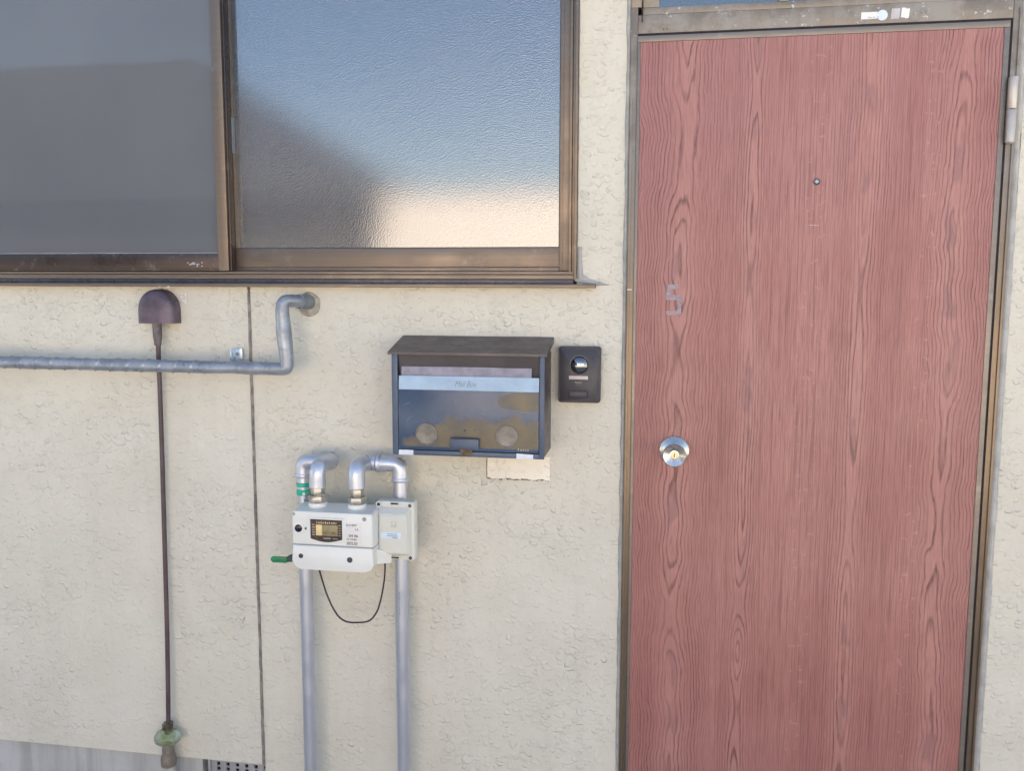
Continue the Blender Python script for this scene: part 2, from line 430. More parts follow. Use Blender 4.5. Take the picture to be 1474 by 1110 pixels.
PURPLE = simple('plum_brown_paint', (.120, .088, .110), .42, .15, var=.3, vs=14, bump=.0006, bs=90, dirt=(45, .62, (.03, .022, .03), .7))
CONDUIT = simple('plum_brown_conduit', (.095, .062, .068), .45, .1, var=.25, vs=8)
CONN = simple('dusty_brown_rubber', (.14, .115, .11), .6, var=.25, vs=60)
def foil():
    t = NT('silver_vinyl_wrap')
    c = t.mix(t.ramp(t.noise(25, 5, .6), .3, .7), (.24, .26, .295), (.36, .385, .42))
    t.set(col=c, metal=.45, rough=t.ramp(t.noise(40, 4, .6), .3, .7, .26, .46)); return t.m
FOIL = foil()
MAILD = simple('brown_grey_painted_steel', (.088, .074, .076), .40, .2, var=.12, vs=14, bump=.0003, dirt=(30, .64, (.18, .16, .15), .5))
MAILB = simple('slate_blue_painted_steel', (.068, .095, .145), .38, .15, var=.12, vs=12, bump=.0002)
MAILF = mailbox_front()
RING = simple('dull_steel', (.20, .185, .165), .45, .5, var=.15, vs=60)
RUST = simple('rusty_steel', (.19, .125, .075), .7, .3, var=.3, vs=80, bump=.0006)
PAPERW = simple('bluish_white_plastic', (.68, .84, .98), .35, var=.05, vs=25, dirt=(40, .64, (.45, .55, .62), .4))
PAPERG = simple('grey_yellowed_paper', (.58, .54, .60), .6, var=.12, vs=40, dirt=(60, .60, (.28, .25, .27), .5))
TAPE = simple('white_vinyl_tape', (.66, .68, .74), .3, var=.06, vs=50)
ICOM = simple('charcoal_textured_plastic', (.030, .028, .038), .46, var=.08, bump=.0002, bs=900)
ICOMF = simple('charcoal_front_plate', (.036, .033, .042), .40, var=.05)
NAMEP = simple('silver_name_strip', (.52, .46, .46), .4, .2)
STEEL = simple('brushed_stainless_steel', (.66, .60, .53), .25, .95, var=.05, vs=50)
BRASSK = simple('pale_brass_keyway', (.62, .46, .30), .22, .9)
HINGE = simple('satin_hinge_steel', (.52, .47, .42), .45, .5, var=.06)
NUM = simple('grey_number_residue', (.34, .26, .27), .55, var=.15, vs=130)
JOINT = simple('brown_grey_joint_sealant', (.24, .215, .19), .6, var=.3, vs=40, bump=.0008, bs=120)
VENT = simple('grey_vent_steel', (.36, .35, .345), .5, .2, var=.1)
FOUND = concrete_mat('foundation_render', (.43, .415, .385), (.50, .485, .455))
GROUND = concrete_mat('sunlit_concrete_ground', (.36, .33, .29), (.46, .43, .38), False)
BRASS = simple('aged_bronze_ferrule', (.20, .155, .115), .35, .75, var=.3, vs=60)
MASTIC = simple('brown_mastic', (.20, .165, .13), .6, var=.2, vs=50, bump=.001, bs=60)
def green_glass():
    t = NT('yellow_green_glass')
    t.set(col=t.mix(t.ramp(t.noise(22, 3, .6), .40, .6), (.42, .52, .16), (.74, .78, .70)), rough=.05, trans=.75, ior=1.5)
    t.bump(t.noise(70, 3, .6), .003, .6); return t.m
GGLASS = green_glass()
CHIP = simple('white_paint_chip', (.75, .70, .66), .6)

# ------------------------------------------------------------------ the setting: ground, foundation, facade
bm = B()
S = 150
vs = [bm.verts.new(p) for p in ((-S, -S, 0), (S, -S, 0), (S, S, 0), (-S, S, 0))]; bm.faces.new(vs)
obj('ground', bm, GROUND, kind='structure')
bm = B(); box(bm, -.15, .80, -.75, .02, .004, .105, .006)
tag(obj('doorstep', bm, concrete_mat('doorstep_concrete', (.34, .33, .31), (.42, .41, .39)), kind='structure'))

WL, WR, WT = -6.0, 3.6, 4.3         # the facade's extent
TH = .16
wall = thing('stucco_wall', (0, 0, 0), 'cream sprayed stucco wall of the house around window and door', 'wall')
# openings: window x -1.95..-.207 z 1.5865..2.62 ; door x -.0995..  .7285, z .10..2.78
def wall_mesh(x0, x1, openings, z0):
    bm = B()
    xs = sorted({x0, x1} | {c for o in openings for c in o[:2]}); zs = sorted({z0, WT} | {c for o in openings for c in o[2:]})
    def hole(i, k):
        cx, cz = (xs[i] + xs[i + 1]) / 2, (zs[k] + zs[k + 1]) / 2
        return any(a < cx < b and c < cz < d for a, b, c, d in openings)
    def quad(*p): bm.faces.new([bm.verts.new(q) for q in p])
    nx, nz = len(xs) - 1, len(zs) - 1
    solid = lambda i, k: 0 <= i < nx and 0 <= k < nz and not hole(i, k)
    for i in range(nx):
        for k in range(nz):
            if not solid(i, k): continue
            a, b, c, d = xs[i], xs[i + 1], zs[k], zs[k + 1]
            quad((a, 0, c), (b, 0, c), (b, 0, d), (a, 0, d)); quad((a, TH, d), (b, TH, d), (b, TH, c), (a, TH, c))
            if not solid(i - 1, k): quad((a, 0, c), (a, 0, d), (a, TH, d), (a, TH, c))
            if not solid(i + 1, k): quad((b, 0, d), (b, 0, c), (b, TH, c), (b, TH, d))
            if not solid(i, k - 1): quad((a, 0, c), (a, TH, c), (b, TH, c), (b, 0, c))
            if not solid(i, k + 1): quad((a, 0, d), (b, 0, d), (b, TH, d), (a, TH, d))
    return bm
JX = -1.019
obj('wall_panel', wall_mesh(WL, JX - .0035, [(-1.95, JX - .0035, 1.578, 2.62)], .326), STUCCO, wall, flat=True)
obj('wall_panel', wall_mesh(JX + .0035, WR, [(JX + .0035, -.207, 1.578, 2.62), (-.0995, .7285, .105, 2.78)], .326), STUCCO, wall, flat=True)
# joint strip with an uneven bead
bm = B(); path = [V3(JX + random.uniform(-.0006, .0006), -.0005, .326 + i * .02) for i in range(63)]
tube(bm, path, [random.uniform(.0036, .0044) for _ in path], 8)
box(bm, JX - .0034, JX + .0034, .002, .05, .33, 1.57)
obj('joint_sealant', bm, JOINT, wall)
# brighter patch where an older box was taken off
bm = B()
n = 14; top = [(-.4190 + .152 * i / n, 1.176) for i in range(n + 1)]; bot = [(-.2675 - .1515 * i / n, 1.1195 + random.uniform(-.0012, .0012)) for i in range(n + 1)]
prism(bm, [(x, z) for x, z in (bot + [(-.4195 + random.uniform(-.001, .001), 1.138), (-.4185, 1.157)] + top)], -.0012, .01)
obj('unpainted_patch', bm, OLDSTUCCO, wall, label='brighter cream rectangle of unfaded stucco under the mailbox')
bm = B()
for i in range(26):
    z = 1.1195 + random.uniform(-.0015, .001); x = -.4195 + i * .0059; s = random.uniform(.001, .0032)
    box(bm, x, x + s * 2.2, -.002, .004, z - s * .5, z + s * .5)
for i in range(9):
    z = 1.121 + i * .0055; s = random.uniform(.0012, .0026)
    box(bm, -.4212, -.4190, -.0025, .004, z, z + s * 1.6)
obj('dirt_rim', bm, simple('rusty_dirt', (.17, .115, .06), .9), wall, kind='stuff')
# caulk beads round the door frame (wavy outer edge) and at the end of the sill
def caulk(x0, x1, z0, z1, amp=.0016, y=-.004):
    bm = B(); n = int((z1 - z0) / .012); L = []; Rr = []
    side = 1 if x1 > x0 else -1
    for i in range(n + 1):
        z = z0 + (z1 - z0) * i / n
        wv = mnoise.noise(Vector((x0 * 9, 3.1, z * 16))) * amp * 1.6 + mnoise.noise(Vector((x0 * 5, 8.1, z * 75))) * amp
        L.append((x0, z)); Rr.append((x1 + wv, z))
    cols = []
    for i in range(n + 1):
        xa, z = L[i]; xb = Rr[i][0]
        cols.append([bm.verts.new(p) for p in ((xa, .002, z), (xa, y + .001, z), ((xa * 3 + xb) / 4, y - .002, z), ((xa + xb) / 2, y - .0028, z), ((xa + xb * 3) / 4, y - .001, z), (xb, .0005, z))])
    for i in range(n):
        for k in range(5): bm.faces.new((cols[i][k], cols[i + 1][k], cols[i + 1][k + 1], cols[i][k + 1]) if x1 < x0 else (cols[i][k + 1], cols[i + 1][k + 1], cols[i + 1][k], cols[i][k]))
    bm.normal_update()
    if sum(f.normal.y for f in bm.faces) > 0: bmesh.ops.reverse_faces(bm, faces=bm.faces[:])
    return bm
obj('caulk_bead', caulk(-.0915, -.1010, .11, 2.80), CAULK, wall, norecalc=True)
obj('caulk_bead', caulk(.7130, .7290, .11, 2.80), CAULK, wall, norecalc=True)
obj('caulk_bead', caulk(-.2060, -.1925, 1.600, 1.672, .004), CAULK, wall, norecalc=True)
obj('caulk_bead', caulk(-.2068, -.2050, 1.668, 2.60, .0008), CAULK, wall, norecalc=True)
bm = B()
for i, (x, z, s, r) in enumerate([(-.196, 1.598, .018, .009), (-.180, 1.593, .020, .006), (-.163, 1.589, .020, .0045), (-.147, 1.586, .016, .002)]):
    lathe(bm, [(1, 0), (.95, .25), (.7, .7), (.3, 1)], (0, 0, 0), 'y', 12)
    # scale the last 48 verts into a smear
    bm.verts.ensure_lookup_table()
    for v in bm.verts[-48:]: v.co = Vector((x + v.co.x * s, -.0005 + v.co.y * .004, z + v.co.z * r))
obj('caulk_smear', bm, CAULK, wall, ang=80)
bm = B(); box(bm, WL, -1.20, .012, TH, -.3, .325, .001); box(bm, -.78, WR, .012, TH, -.3, .325, .001); box(bm, -1.20, -.78, .05, TH, -.3, .325)
obj('foundation', bm, FOUND, wall)
bm = B(); box(bm, WL, WR, -.55, -.001, 3.35, 3.5, .01)  # out-of-view eave, added to keep some sky light off the upper wall
obj('unseen_eave', bm, simple('eave_board', (.42, .38, .32), .7), wall)
bm = B(); box(bm, WL, WR, TH + .02, 6, -.2, WT, 0); box(bm, WL - .1, WR + .1, -.05, 6.1, WT, WT + .15)
obj('house_body', bm, simple('dark_interior', (.20, .19, .17), .9), wall)

# crawl-space vent grille in the foundation
vt = thing('foundation_vent', (-1.0, .01, .12), 'grey perforated crawl space vent at the bottom of the wall', 'vent')
bm = B()
box(bm, -1.181, -1.1740, .004, .03, .12, .3245, .0008); box(bm, -.80, -.79, .004, .03, .12, .3245, .0008)
px, sx_, hw = -1.1535, .0267, .0047
zrows = [.3115 - .0140 * i for i in range(14)]; hh = .0047
xs = [-1.1735]
while px < -.81: xs += [px - hw, px + hw]; px += sx_
xs.append(-.8005)
zz = [.3240]
for z in zrows: zz += [z + hh, z - hh]
zz.append(.12)
for i in range(0, len(xs), 2): box(bm, xs[i], xs[i + 1], .010, .016, zz[-1], zz[0])
for k in range(0, len(zz), 2):
    for i in range(1, len(xs) - 1, 2): box(bm, xs[i], xs[i + 1], .0105, .0155, zz[k + 1], zz[k])
obj('perforated_plate', bm, VENT, vt)
bm = B(); box(bm, -1.19, -.79, .045, .0495, .12, .3245); obj('dark_backing', bm, BLACK, vt)

# ------------------------------------------------------------------ the houses across the lane (seen mirrored in the panes and the knob)
def win(bm_f, bm_g, x0, x1, z0, z1, y):
    for a in ((x0, x1, z0, z0 + .06), (x0, x1, z1 - .06, z1), (x0, x0 + .06, z0 + .06, z1 - .06), (x1 - .06, x1, z0 + .06, z1 - .06), ((x0 + x1) / 2 - .03, (x0 + x1) / 2 + .03, z0 + .06, z1 - .06)):
        box(bm_f, a[0], a[1], y, y + .06, a[2], a[3])
    box(bm_g, x0 + .06, x1 - .06, y + .01, y + .02, z0 + .06, z1 - .06)
h1 = thing('dark_roofed_house', (-7, -11, 0), 'dark clad house with a tiled roof across the lane, mirrored in the panes', 'house')
bm = B(); box(bm, -13, -4.4, -15, -9.3, 0, 2.6); obj('wall', bm, simple('dark_cladding', (.035, .03, .028), .8), h1)
bm = B()
# hipped roof: ridge z 4.55 running along x, hip end sloping down to the right
e = [(-13.9, -8.9, 2.62), (-3.95, -8.9, 2.62), (-3.95, -15.4, 2.62), (-13.9, -15.4, 2.62)]; rd = [(-11.5, -11.6, 4.98), (-7.4, -11.6, 5.02)]
ev = [bm.verts.new(p) for p in e]; rv = [bm.verts.new(p) for p in rd]
bm.faces.new((ev[0], ev[1], rv[1], rv[0])); bm.faces.new((ev[1], ev[2], rv[1])); bm.faces.new((ev[2], ev[3], rv[0], rv[1])); bm.faces.new((ev[3], ev[0], rv[0])); bm.faces.new(ev[::-1])
obj('roof', bm, simple('dark_roof_tiles', (.03, .03, .034), .75), h1)
h2 = thing('cream_walled_house', (0, -12, 0), 'low sunlit cream house across the lane, mirrored warm in the panes', 'house')
bm = B(); box(bm, -4.1, .2, -16, -10.4, 0, 2.75); box(bm, 1.2, 7, -16, -10.4, 0, 2.9); box(bm, .2, 1.2, -16, -11.6, 0, 2.6)
obj('wall', bm, simple('cream_render', (.84, .72, .61), .8), h2)
bm = B(); box(bm, -4.14, .24, -16.04, -10.36, 2.752, 2.80); box(bm, 1.16, 7.04, -16.04, -10.36, 2.902, 2.95)
obj('roof', bm, simple('pale_roof_edge', (.80, .68, .54), .7), h2)
f_ = B(); g_ = B(); win(f_, g_, 2.6, 4.3, .9, 2.1, -10.39)
wf = obj('window', f_, SASH, h2); obj('pane', g_, clear_glass(), wf)

# ------------------------------------------------------------------ the sliding window
win_t = thing('sliding_window', (-1.08, 0, 1.578), 'wide bronze aluminium sliding window with a plain grey and a pebbled pane', 'window')
fr = B(); Y0, Y1 = -.008, .10
# right jamb, stepped profile
box(fr, -.2140, -.2072, -.010, .10, 1.5975, 2.619, .001)
box(fr, -.2205, -.2142, .004, .10, 1.5975, 2.619, .001)
box(fr, -.2268, -.2207, -.002, .10, 1.609, 2.619, .001)
box(fr, -1.949, -1.930, -.010, .10, 1.5975, 2.619, .001)
box(fr, -1.9298, -.2270, -.010, .10, 2.585, 2.619, .001)
obj('window_frame', fr, SASH, win_t)
bm = B()
box(bm, -1.9298, -.2145, -.004, .10, 1.6095, 1.6160, .0008)
box(bm, -1.9298, -.2145, -.009, .10, 1.5985, 1.6085, .0008)
obj('bottom_track', bm, SASH, win_t)
bm = B(); box(bm, -1.9298, -.2150, -.003, .0, 1.5872, 1.5980, .0003); obj('track_recess', bm, simple('blue_black_recess', (.045, .05, .075), .3), win_t)  # strip coloured blue-black as the dark of the recess above the sill
bm = B(); prism(bm, [(-1.99, 1.5865), (-1.99, 1.5782), (-.1620, 1.5782), (-.1620, 1.5865)], -.030, .02, .0015)
box(bm, -1.99, -.1640, -.029, -.0035, 1.5866, 1.5871)
obj('sill', bm, SASH, win_t)
# right sash (inner) with pebbled glass
bm = B()
box(bm, -.2505, -.2272, .014, .045, 1.6165, 2.584, .0012); box(bm, -.2440, -.2425, .012, .0145, 1.63, 2.58)
box(bm, -1.0800, -.2510, .018, .045, 1.6265, 1.6722, .0012); box(bm, -1.0800, -.2510, .016, .045, 1.6162, 1.6260, .0008)
box(bm, -1.0800, -.2510, .018, .045, 2.54, 2.584, .0012); box(bm, -1.082, -1.056, .020, .045, 1.6722, 2.54, .001)
s2 = obj('right_sash', bm, SASH, win_t)
s2.name = 'sash'
bm = B(); box(bm, -1.056, -.2508, .028, .034, 1.6724, 2.5398); obj('pebbled_pane', bm, pattern_glass(), s2, label='pebbled pane mirroring blue sky and a dark roof slope')
bm = B(); box(bm, -.2528, -.2507, .022, .028, 1.6725, 2.5398); box(bm, -1.056, -.2530, .022, .028, 1.6724, 1.6738); obj('glazing_bead', bm, RUBBER, s2)
bm = B(); box(bm, -.2505, -.2290, .0115, .0138, 1.6145, 1.6175); obj('drain_gap', bm, BLACK, s2)
# left sash (outer) with a plain grey pane
bm = B()
box(bm, -1.0905, -1.0640, -.012, .012, 1.6175, 2.584, .0012)
s1 = obj('sash', bm, SASH, win_t)
bm = B(); box(bm, -1.0639, -1.0585, -.006, .016, 1.6175, 2.584, .0008); obj('stile_lip', bm, SASHD, s1)
bm = B(); box(bm, -1.9290, -1.0907, -.011, .012, 1.6175, 1.6602, .0012); box(bm, -1.9290, -1.0907, -.010, .012, 2.54, 2.584, .001)
box(bm, -1.929, -1.903, -.0105, .012, 1.6604, 2.5398, .001); box(bm, -1.929, -1.0907, -.0125, -.0112, 1.6215, 1.6232)
obj('sash_rail', bm, SASHD, s1, label='bottom rail of the left sash, coloured dark for its shade and reflection')
bm = B(); box(bm, -1.903, -1.0907, -.002, .004, 1.6604, 2.5398); obj('grey_pane', bm, film_glass(), s1, label='plain matt grey pane of the left sash')
bm = B(); box(bm, -1.903, -1.0925, -.0045, -.0022, 1.6604, 1.6622); box(bm, -1.0924, -1.0909, -.0045, -.0022, 1.6604, 2.5398); obj('glazing_bead', bm, BEAD, s1)
# torn remains of a sticker on the rail
bm = B()
for i in range(16):
    x = -1.150 + random.gauss(0, .011); z = 1.6335 + random.gauss(0, .0035); s = random.uniform(.0012, .0035)
    prism(bm, [(x + s * math.cos(a) * random.uniform(.5, 1.2), z + s * .8 * math.sin(a) * random.uniform(.5, 1.2)) for a in [k * math.pi / 3 for k in range(6)]], -.0128, -.0105)
obj('sticker_scraps', bm, simple('pale_sticker_scrap', (.46, .43, .46), .6), s1, kind='stuff')
bm = B(); box(bm, -1.070, -1.0555, .0165, .0275, 1.905, 1.99); 
obj('latch_tape', bm, simple('translucent_tape', (.22, .23, .25), .5), s2)

# ------------------------------------------------------------------ door frame with transom
df = thing('door_frame', (.305, 0, .105), 'worn bronze door frame with a transom window above the red door', 'door frame')
bm = B()
box(bm, -.0914, -.0762, -.008, .12, .105, 2.1950, .001); box(bm, -.0905, -.0850, -.011, -.0082, .105, 2.00, .001)
obj('jamb', bm, FRAME, df)
bm = B(); box(bm, .6965, .7130, -.006, .12, .105, 2.1950, .001); box(bm, .7075, .7125, -.010, -.0062, .105, 2.16, .001); obj('jamb', bm, FRAME, df)
bm = B(); box(bm, -.0760, .6963, -.005, .12, 2.1400, 2.1795, .001); obj('head_rail', bm, FRAME, df)
bm = B()
box(bm, -.0660, .6963, -.0035, .06, 2.1800, 2.1950, .0015); box(bm, -.0660, -.0300, -.0035, .06, 2.1952, 2.70, .0015); box(bm, .6750, .6963, -.0035, .06, 2.1952, 2.70, .0015)
box(bm, .2243, .2446, -.0035, .06, 2.1952, 2.70, .0015); box(bm, -.0660, .6963, -.0035, .06, 2.702, 2.74, .0015)
tr = obj('transom_sash', bm, FRAME, df)
bm = B(); box(bm, -.0298, .2241, .006, .011, 2.1952, 2.70); box(bm, .2448, .6748, .006, .011, 2.1952, 2.70); obj('transom_pane', bm, clear_glass(), tr)
bm = B(); box(bm, -.0914, -.0665, -.008, .12, 2.1952, 2.779, .001); box(bm, .6965, .7130, -.006, .12, 2.1952, 2.779, .001); box(bm, -.066, .6963, -.006, .12, 2.742, 2.779, .001); obj('upper_frame', bm, FRAME, df)
bm = B(); box(bm, -.0684, -.0667, -.0088, -.004, 2.165, 2.70); obj('frame_groove', bm, BLACK, df)
bm = B(); box(bm, -.0762, .6965, -.0035, .034, .108, 2.1402); obj('rebate_shade', bm, BLACK, df, label='black sheet for the shade in the rebate behind the door edge')  # black sheet: shade of the gap round the door, put into the colour
bm = B(); box(bm, -.09, .71, -.02, .12, .105, .125, .002); obj('threshold', bm, SASHD, df)
# labels and paper scraps on the head rail
bm = B(); prism(bm, [(.3945, 2.1495), (.4275, 2.1500), (.4275, 2.1640), (.3950, 2.1640)], -.0056, -.0048); lw = obj('long_label', bm, LABELW, df)
text('label_print', 'No. 5 - 2', .4085, 2.1515, -.0058, .0042, GINK, lw, sx=1.4)
bm = B(); lathe(bm, [(.0108, 0), (.0108, .0006)], (.4375, -.0052, 2.1565), 'y', 28); obj('round_label', bm, LABELB, df)
bm = B(); prism(bm, [(.4545, 2.1475), (.4720, 2.1480), (.4728, 2.1690), (.4560, 2.1690)], -.0058, -.0048); obj('square_label', bm, simple('grey_label', (.55, .52, .52), .6), df)
bm = B(); prism(bm, [(.4745, 2.1505), (.4830, 2.1495), (.4840, 2.148), (.4905, 2.1485), (.4925, 2.1675), (.4850, 2.1680), (.483, 2.170), (.480, 2.1695), (.4765, 2.1705)], -.0058, -.0048); obj('torn_label', bm, LABELW, df)
bm = B()
for x, z in ((.503, 2.157), (.5165, 2.1600), (.5275, 2.1590)): lathe(bm, [(.0030, 0), (.0030, .0008), (.0018, .0022), (.0003, .0024)], (x, -.005, z), 'y', 14)
obj('glue_drop', bm, simple('grey_glue', (.40, .38, .34), .4, .3), df)
bm = B()
for x, z in ((-.0200, 2.1475), (-.0125, 2.1478)): lathe(bm, [(.0014, 0), (.0013, .0006)], (x, -.005, z), 'y', 12)
obj('screw_hole', bm, BLACK, df)
bm = B(); box(bm, -.0905, -.0800, -.0118, -.0085, 1.5735, 1.5765, .0004)
obj('frame_clip', bm, HINGE, df)

# ------------------------------------------------------------------ the door leaf
door = thing('entrance_door', (-.07, 0, .13), 'closed brick red wood grain door with a round steel knob', 'door')
bm = B(); box(bm, -.0690, .6790, -.010, -.0040, .14, 2.1200, .0004); obj('door_panel', bm, WOOD, door)
bm = B()
box(bm, -.0760, -.0692, -.0115, -.0040, .13, 2.1202, .0008); box(bm, .6792, .6900, -.0115, -.0040, .13, 2.1202, .0008); box(bm, -.0760, .6900, -.0115, -.0040, 2.1204, 2.1335, .0008)
box(bm, -.0760, .6900, -.0115, -.0040, .127, .139, .0008)
obj('edge_trim', bm, TRIM, door)
# knob
kn = B(); c = (.0240, -.010, 1.2040)
lathe(kn, [(.0340, 0), (.0345, .002), (.0335, .004), (.0200, .013), (.0135, .016)], c, 'y', 56)
k = obj('knob_rose', kn, STEEL, door, ang=25)
bm = B(); lathe(bm, [(.0135, .012), (.0125, .030), (.0180, .040), (.0245, .049), (.0262, .056), (.0262, .0595), (.0250, .0610), (.0100, .0550), (.0085, .0552)], c, 'y', 56); kb = obj('knob', bm, STEEL, door, ang=25)
bm = B(); lathe(bm, [(.0082, .050), (.0082, .0565), (.0074, .0572), (.0010, .0572)], c, 'y', 28); obj('key_cylinder', bm, BRASSK, kb)
bm = B(); box(bm, c[0] - .0008, c[0] + .0008, c[1] - .0577, c[1] - .0560, c[2] - .0045, c[2] + .0045); box(bm, c[0] - .0035, c[0] - .0008, c[1] - .0577, c[1] - .0560, c[2] - .0030, c[2] - .0018); obj('keyhole', bm, BLACK, kb)
# peephole
bm = B(); c = (.3168, -.010, 1.811); lathe(bm, [(.0070, 0), (.0072, .002), (.0060, .0032), (.0042, .0030), (.0040, .0016)], c, 'y', 28); pe = obj('peephole', bm, simple('dark_peephole_ring', (.09, .09, .12), .3, .6), door)
bm = B(); lathe(bm, [(.0040, .0012), (.0034, .0024), (.0018, .0031), (.0003, .0033)], c, 'y', 20); obj('peephole_lens', bm, simple('pale_lens', (.50, .53, .60), .1), pe)
# numeral 5 left by an adhesive number
bm = B()
for a in ((-.0015, .0250, 1.5765, 1.5870), (-.0015, .0078, 1.5628, 1.5764), (-.0020, .0322, 1.5518, 1.5627), (.0235, .0322, 1.5175, 1.5517), (-.0010, .0234, 1.5175, 1.5268)):
    box(bm, a[0], a[1], -.0108, -.0100, a[2], a[3])
obj('door_number', bm, NUM, door, label='faded grey number 5')
bm = B()
for i in range(14): box(bm, .304 + i * .0017, .3062 + i * .0017, -.0104, -.0098, 1.7155 + random.uniform(-.001, .001) - abs(i - 7) * -.0003, 1.7170 + random.uniform(-.0005, .0015))
obj('scratch', bm, simple('pale_scratch', (.60, .43, .43), .6), door)
# hinge
hg = B(); lathe(hg, [(.0085, 0), (.0092, .001), (.0092, .0640), (.0088, .0650)], (.6990, -.022, 1.9525), 'z', 24)
hinge = obj('hinge', hg, HINGE, door)
bm = B(); lathe(bm, [(.0060, -.0075), (.0080, -.0055), (.0092, -.0045), (.0092, .0605), (.0085, .0615)], (.6990, -.022, 1.8895), 'z', 24); obj('hinge_knuckle', bm, HINGE, hinge)
bm = B(); box(bm, .6905, .6990, -.024, -.0118, 1.885, 2.017, .0008); obj('hinge_leaf', bm, TRIM, hinge)

# ------------------------------------------------------------------ mailbox
mb = thing('mailbox', (-.4405, -.06, 1.195), 'weathered dark blue and tan wall mailbox with sloping brown lid', 'mailbox')
F = -.120
bm = B()
box(bm, -.6180, -.6150, F + .006, -.001, 1.198, 1.430, .0005); box(bm, -.2690, -.2655, F + .006, -.001, 1.198, 1.430, .0005)
box(bm, -.6149, -.2691, -.004, -.001, 1.20, 1.455); box(bm, -.6149, -.2691, F + .006, -.004, 1.1962, 1.1985)
obj('body', bm, MAILD, mb)
bm = B()
box(bm, -.6185, -.6045, F, F + .006, 1.1945, 1.4300, .0008); box(bm, -.2765, -.2652, F, F + .006, 1.1945, 1.4300, .0008); box(bm, -.6044, -.2766, F, F + .006, 1.1945, 1.2060, .0008)
obj('front_frame', bm, MAILB, mb)
bm = B(); box(bm, -.6180, -.2660, F + .0225, F + .0245, 1.199, 1.44); obj('dark_inside', bm, BLACK, mb)
# upper letter flap leans inward at the bottom
bm = B()
v = [(-.6030, F + .002, 1.4290), (-.2780, F + .002, 1.4290), (-.2780, F + .016, 1.3700), (-.6030, F + .016, 1.3700)]
a = [bm.verts.new(p) for p in v]; b = [bm.verts.new((p[0], p[1] + .002, p[2])) for p in v]
bm.faces.new(a); bm.faces.new(b[::-1])
for i in range(4): bm.faces.new((a[i], a[(i + 1) % 4], b[(i + 1) % 4], b[i]))
obj('letter_flap', bm, MAILD, mb)
bm = B(); box(bm, -.177 - .4405 + .0145, -.4405 + .163, F - .0012, F + .004, 1.2080, 1.3700, .0008)
fd = obj('front_door', bm, MAILF, mb)
# roof slab sloping to the front with a small lip
bm = B()
pr = [(-.002, 1.4635), (F - .010, 1.4335), (F - .010, 1.4280), (F - .006, 1.4280), (F - .006, 1.4310), (-.002, 1.4610)]
L = [bm.verts.new((-.6245, y, z)) for y, z in pr]; Rr = [bm.verts.new((-.2590, y, z)) for y, z in pr]
bm.faces.new(L); bm.faces.new(Rr[::-1])
for i in range(len(pr)): bm.faces.new((L[i], Rr[i], Rr[(i + 1) % len(pr)], L[(i + 1) % len(pr)]))
for sx in (-.6245, -.2602): 
    q_ = [bm.verts.new(p) for p in ((sx, -.002, 1.461), (sx, F - .006, 1.4312), (sx, F - .006, 1.4265), (sx, -.002, 1.4500))]; r_ = [bm.verts.new(Vector(p.co) + Vector((.0012, 0, 0))) for p in q_]
    bm.faces.new(q_); bm.faces.new(r_[::-1])
    for i in range(4): bm.faces.new((q_[i], q_[(i + 1) % 4], r_[(i + 1) % 4], r_[i]))
obj('lid', bm, MAILD, mb)
# plastic name strip and the old paper strip above it
def strip(x0, x1, z0, z1, y0, y1, m, name, nx=24, wav=.0008):
    bm = B(); g = []
    for i in range(nx + 1):
        x = x0 + (x1 - x0) * i / nx
        g.append([bm.verts.new((x, y0 + (y1 - y0) * k / 3 + mnoise.noise(Vector((x * 30, k * .5, z0))) * wav, z0 + (z1 - z0) * k / 3 + mnoise.noise(Vector((x * 12, 5, z1))) * wav)) for k in range(4)])
    for i in range(nx):
        for k in range(3): bm.faces.new((g[i][k], g[i + 1][k], g[i + 1][k + 1], g[i][k + 1]))
    bmesh.ops.solidify(bm, geom=bm.faces[:], thickness=.0006)
    return obj(name, bm, m, mb, ang=60)
strip(-.5965, -.2950, 1.3745, 1.3995, F + .0035, F + .0070, PAPERG, 'grey_paper_strip')
ns = strip(-.6005, -.2770, 1.3475, 1.3790, F - .0040, F - .0022, PAPERW, 'name_strip', wav=.0004)
text('mail_lettering', 'Mail Box', -.4700, 1.3565, F - .0052, .0190, simple('faded_grey_print', (.36, .45, .52), .6), ns, shear=.45, sx=.74)
for cx in (-.5373, -.3500):
    bm = B(); lathe(bm, [(.0258, 0), (.0262, .0015), (.0252, .0028), (.0228, .0030), (.0215, .0018), (.0100, .0013), (.0003, .0011)], (cx, F - .001, 1.2440), 'y', 40); obj('round_clip', bm, RING, fd)
bm = B(); box(bm, -.4785, -.4120, F - .018, F - .001, 1.2150, 1.2390, .0025); hd = obj('door_handle', bm, MAILB, fd)
bm = B(); prism(bm, [(-.4580, 1.2148), (-.4290, 1.2148), (-.4310, 1.2040), (-.4360, 1.1990), (-.4440, 1.1978), (-.4520, 1.1992), (-.4570, 1.2045)], F - .005, F - .001, .0006); obj('lock_tab', bm, RUST, fd)
for x, z, s in ((-.447, 1.2560, .0032), (-.424, 1.2575, .0020), (-.5105, 1.2720, .0022)):
    bm = B(); lathe(bm, [(s, 0), (s * .8, .0006), (s * .2, .0008)], (x, F - .001, z), 'y', 12); obj('rivet_hole', bm, SCREW, fd)
bm = B()
for x0, z0, dx, dz in ((-.592, 1.3110, .016, .0050), (-.583, 1.2720, .010, .0140), (-.470, 1.3190, .006, .0080), (-.330, 1.3030, .012, .0020), (-.400, 1.2930, -.008, .0030)):
    tube(bm, [V3(x0, F - .0012, z0), V3(x0 + dx * .5, F - .0012, z0 + dz * .6), V3(x0 + dx, F - .0012, z0 + dz)], .0005, 5)
obj('scratches', bm, simple('pale_scratch_mark', (.22, .27, .33), .5), fd, kind='stuff')
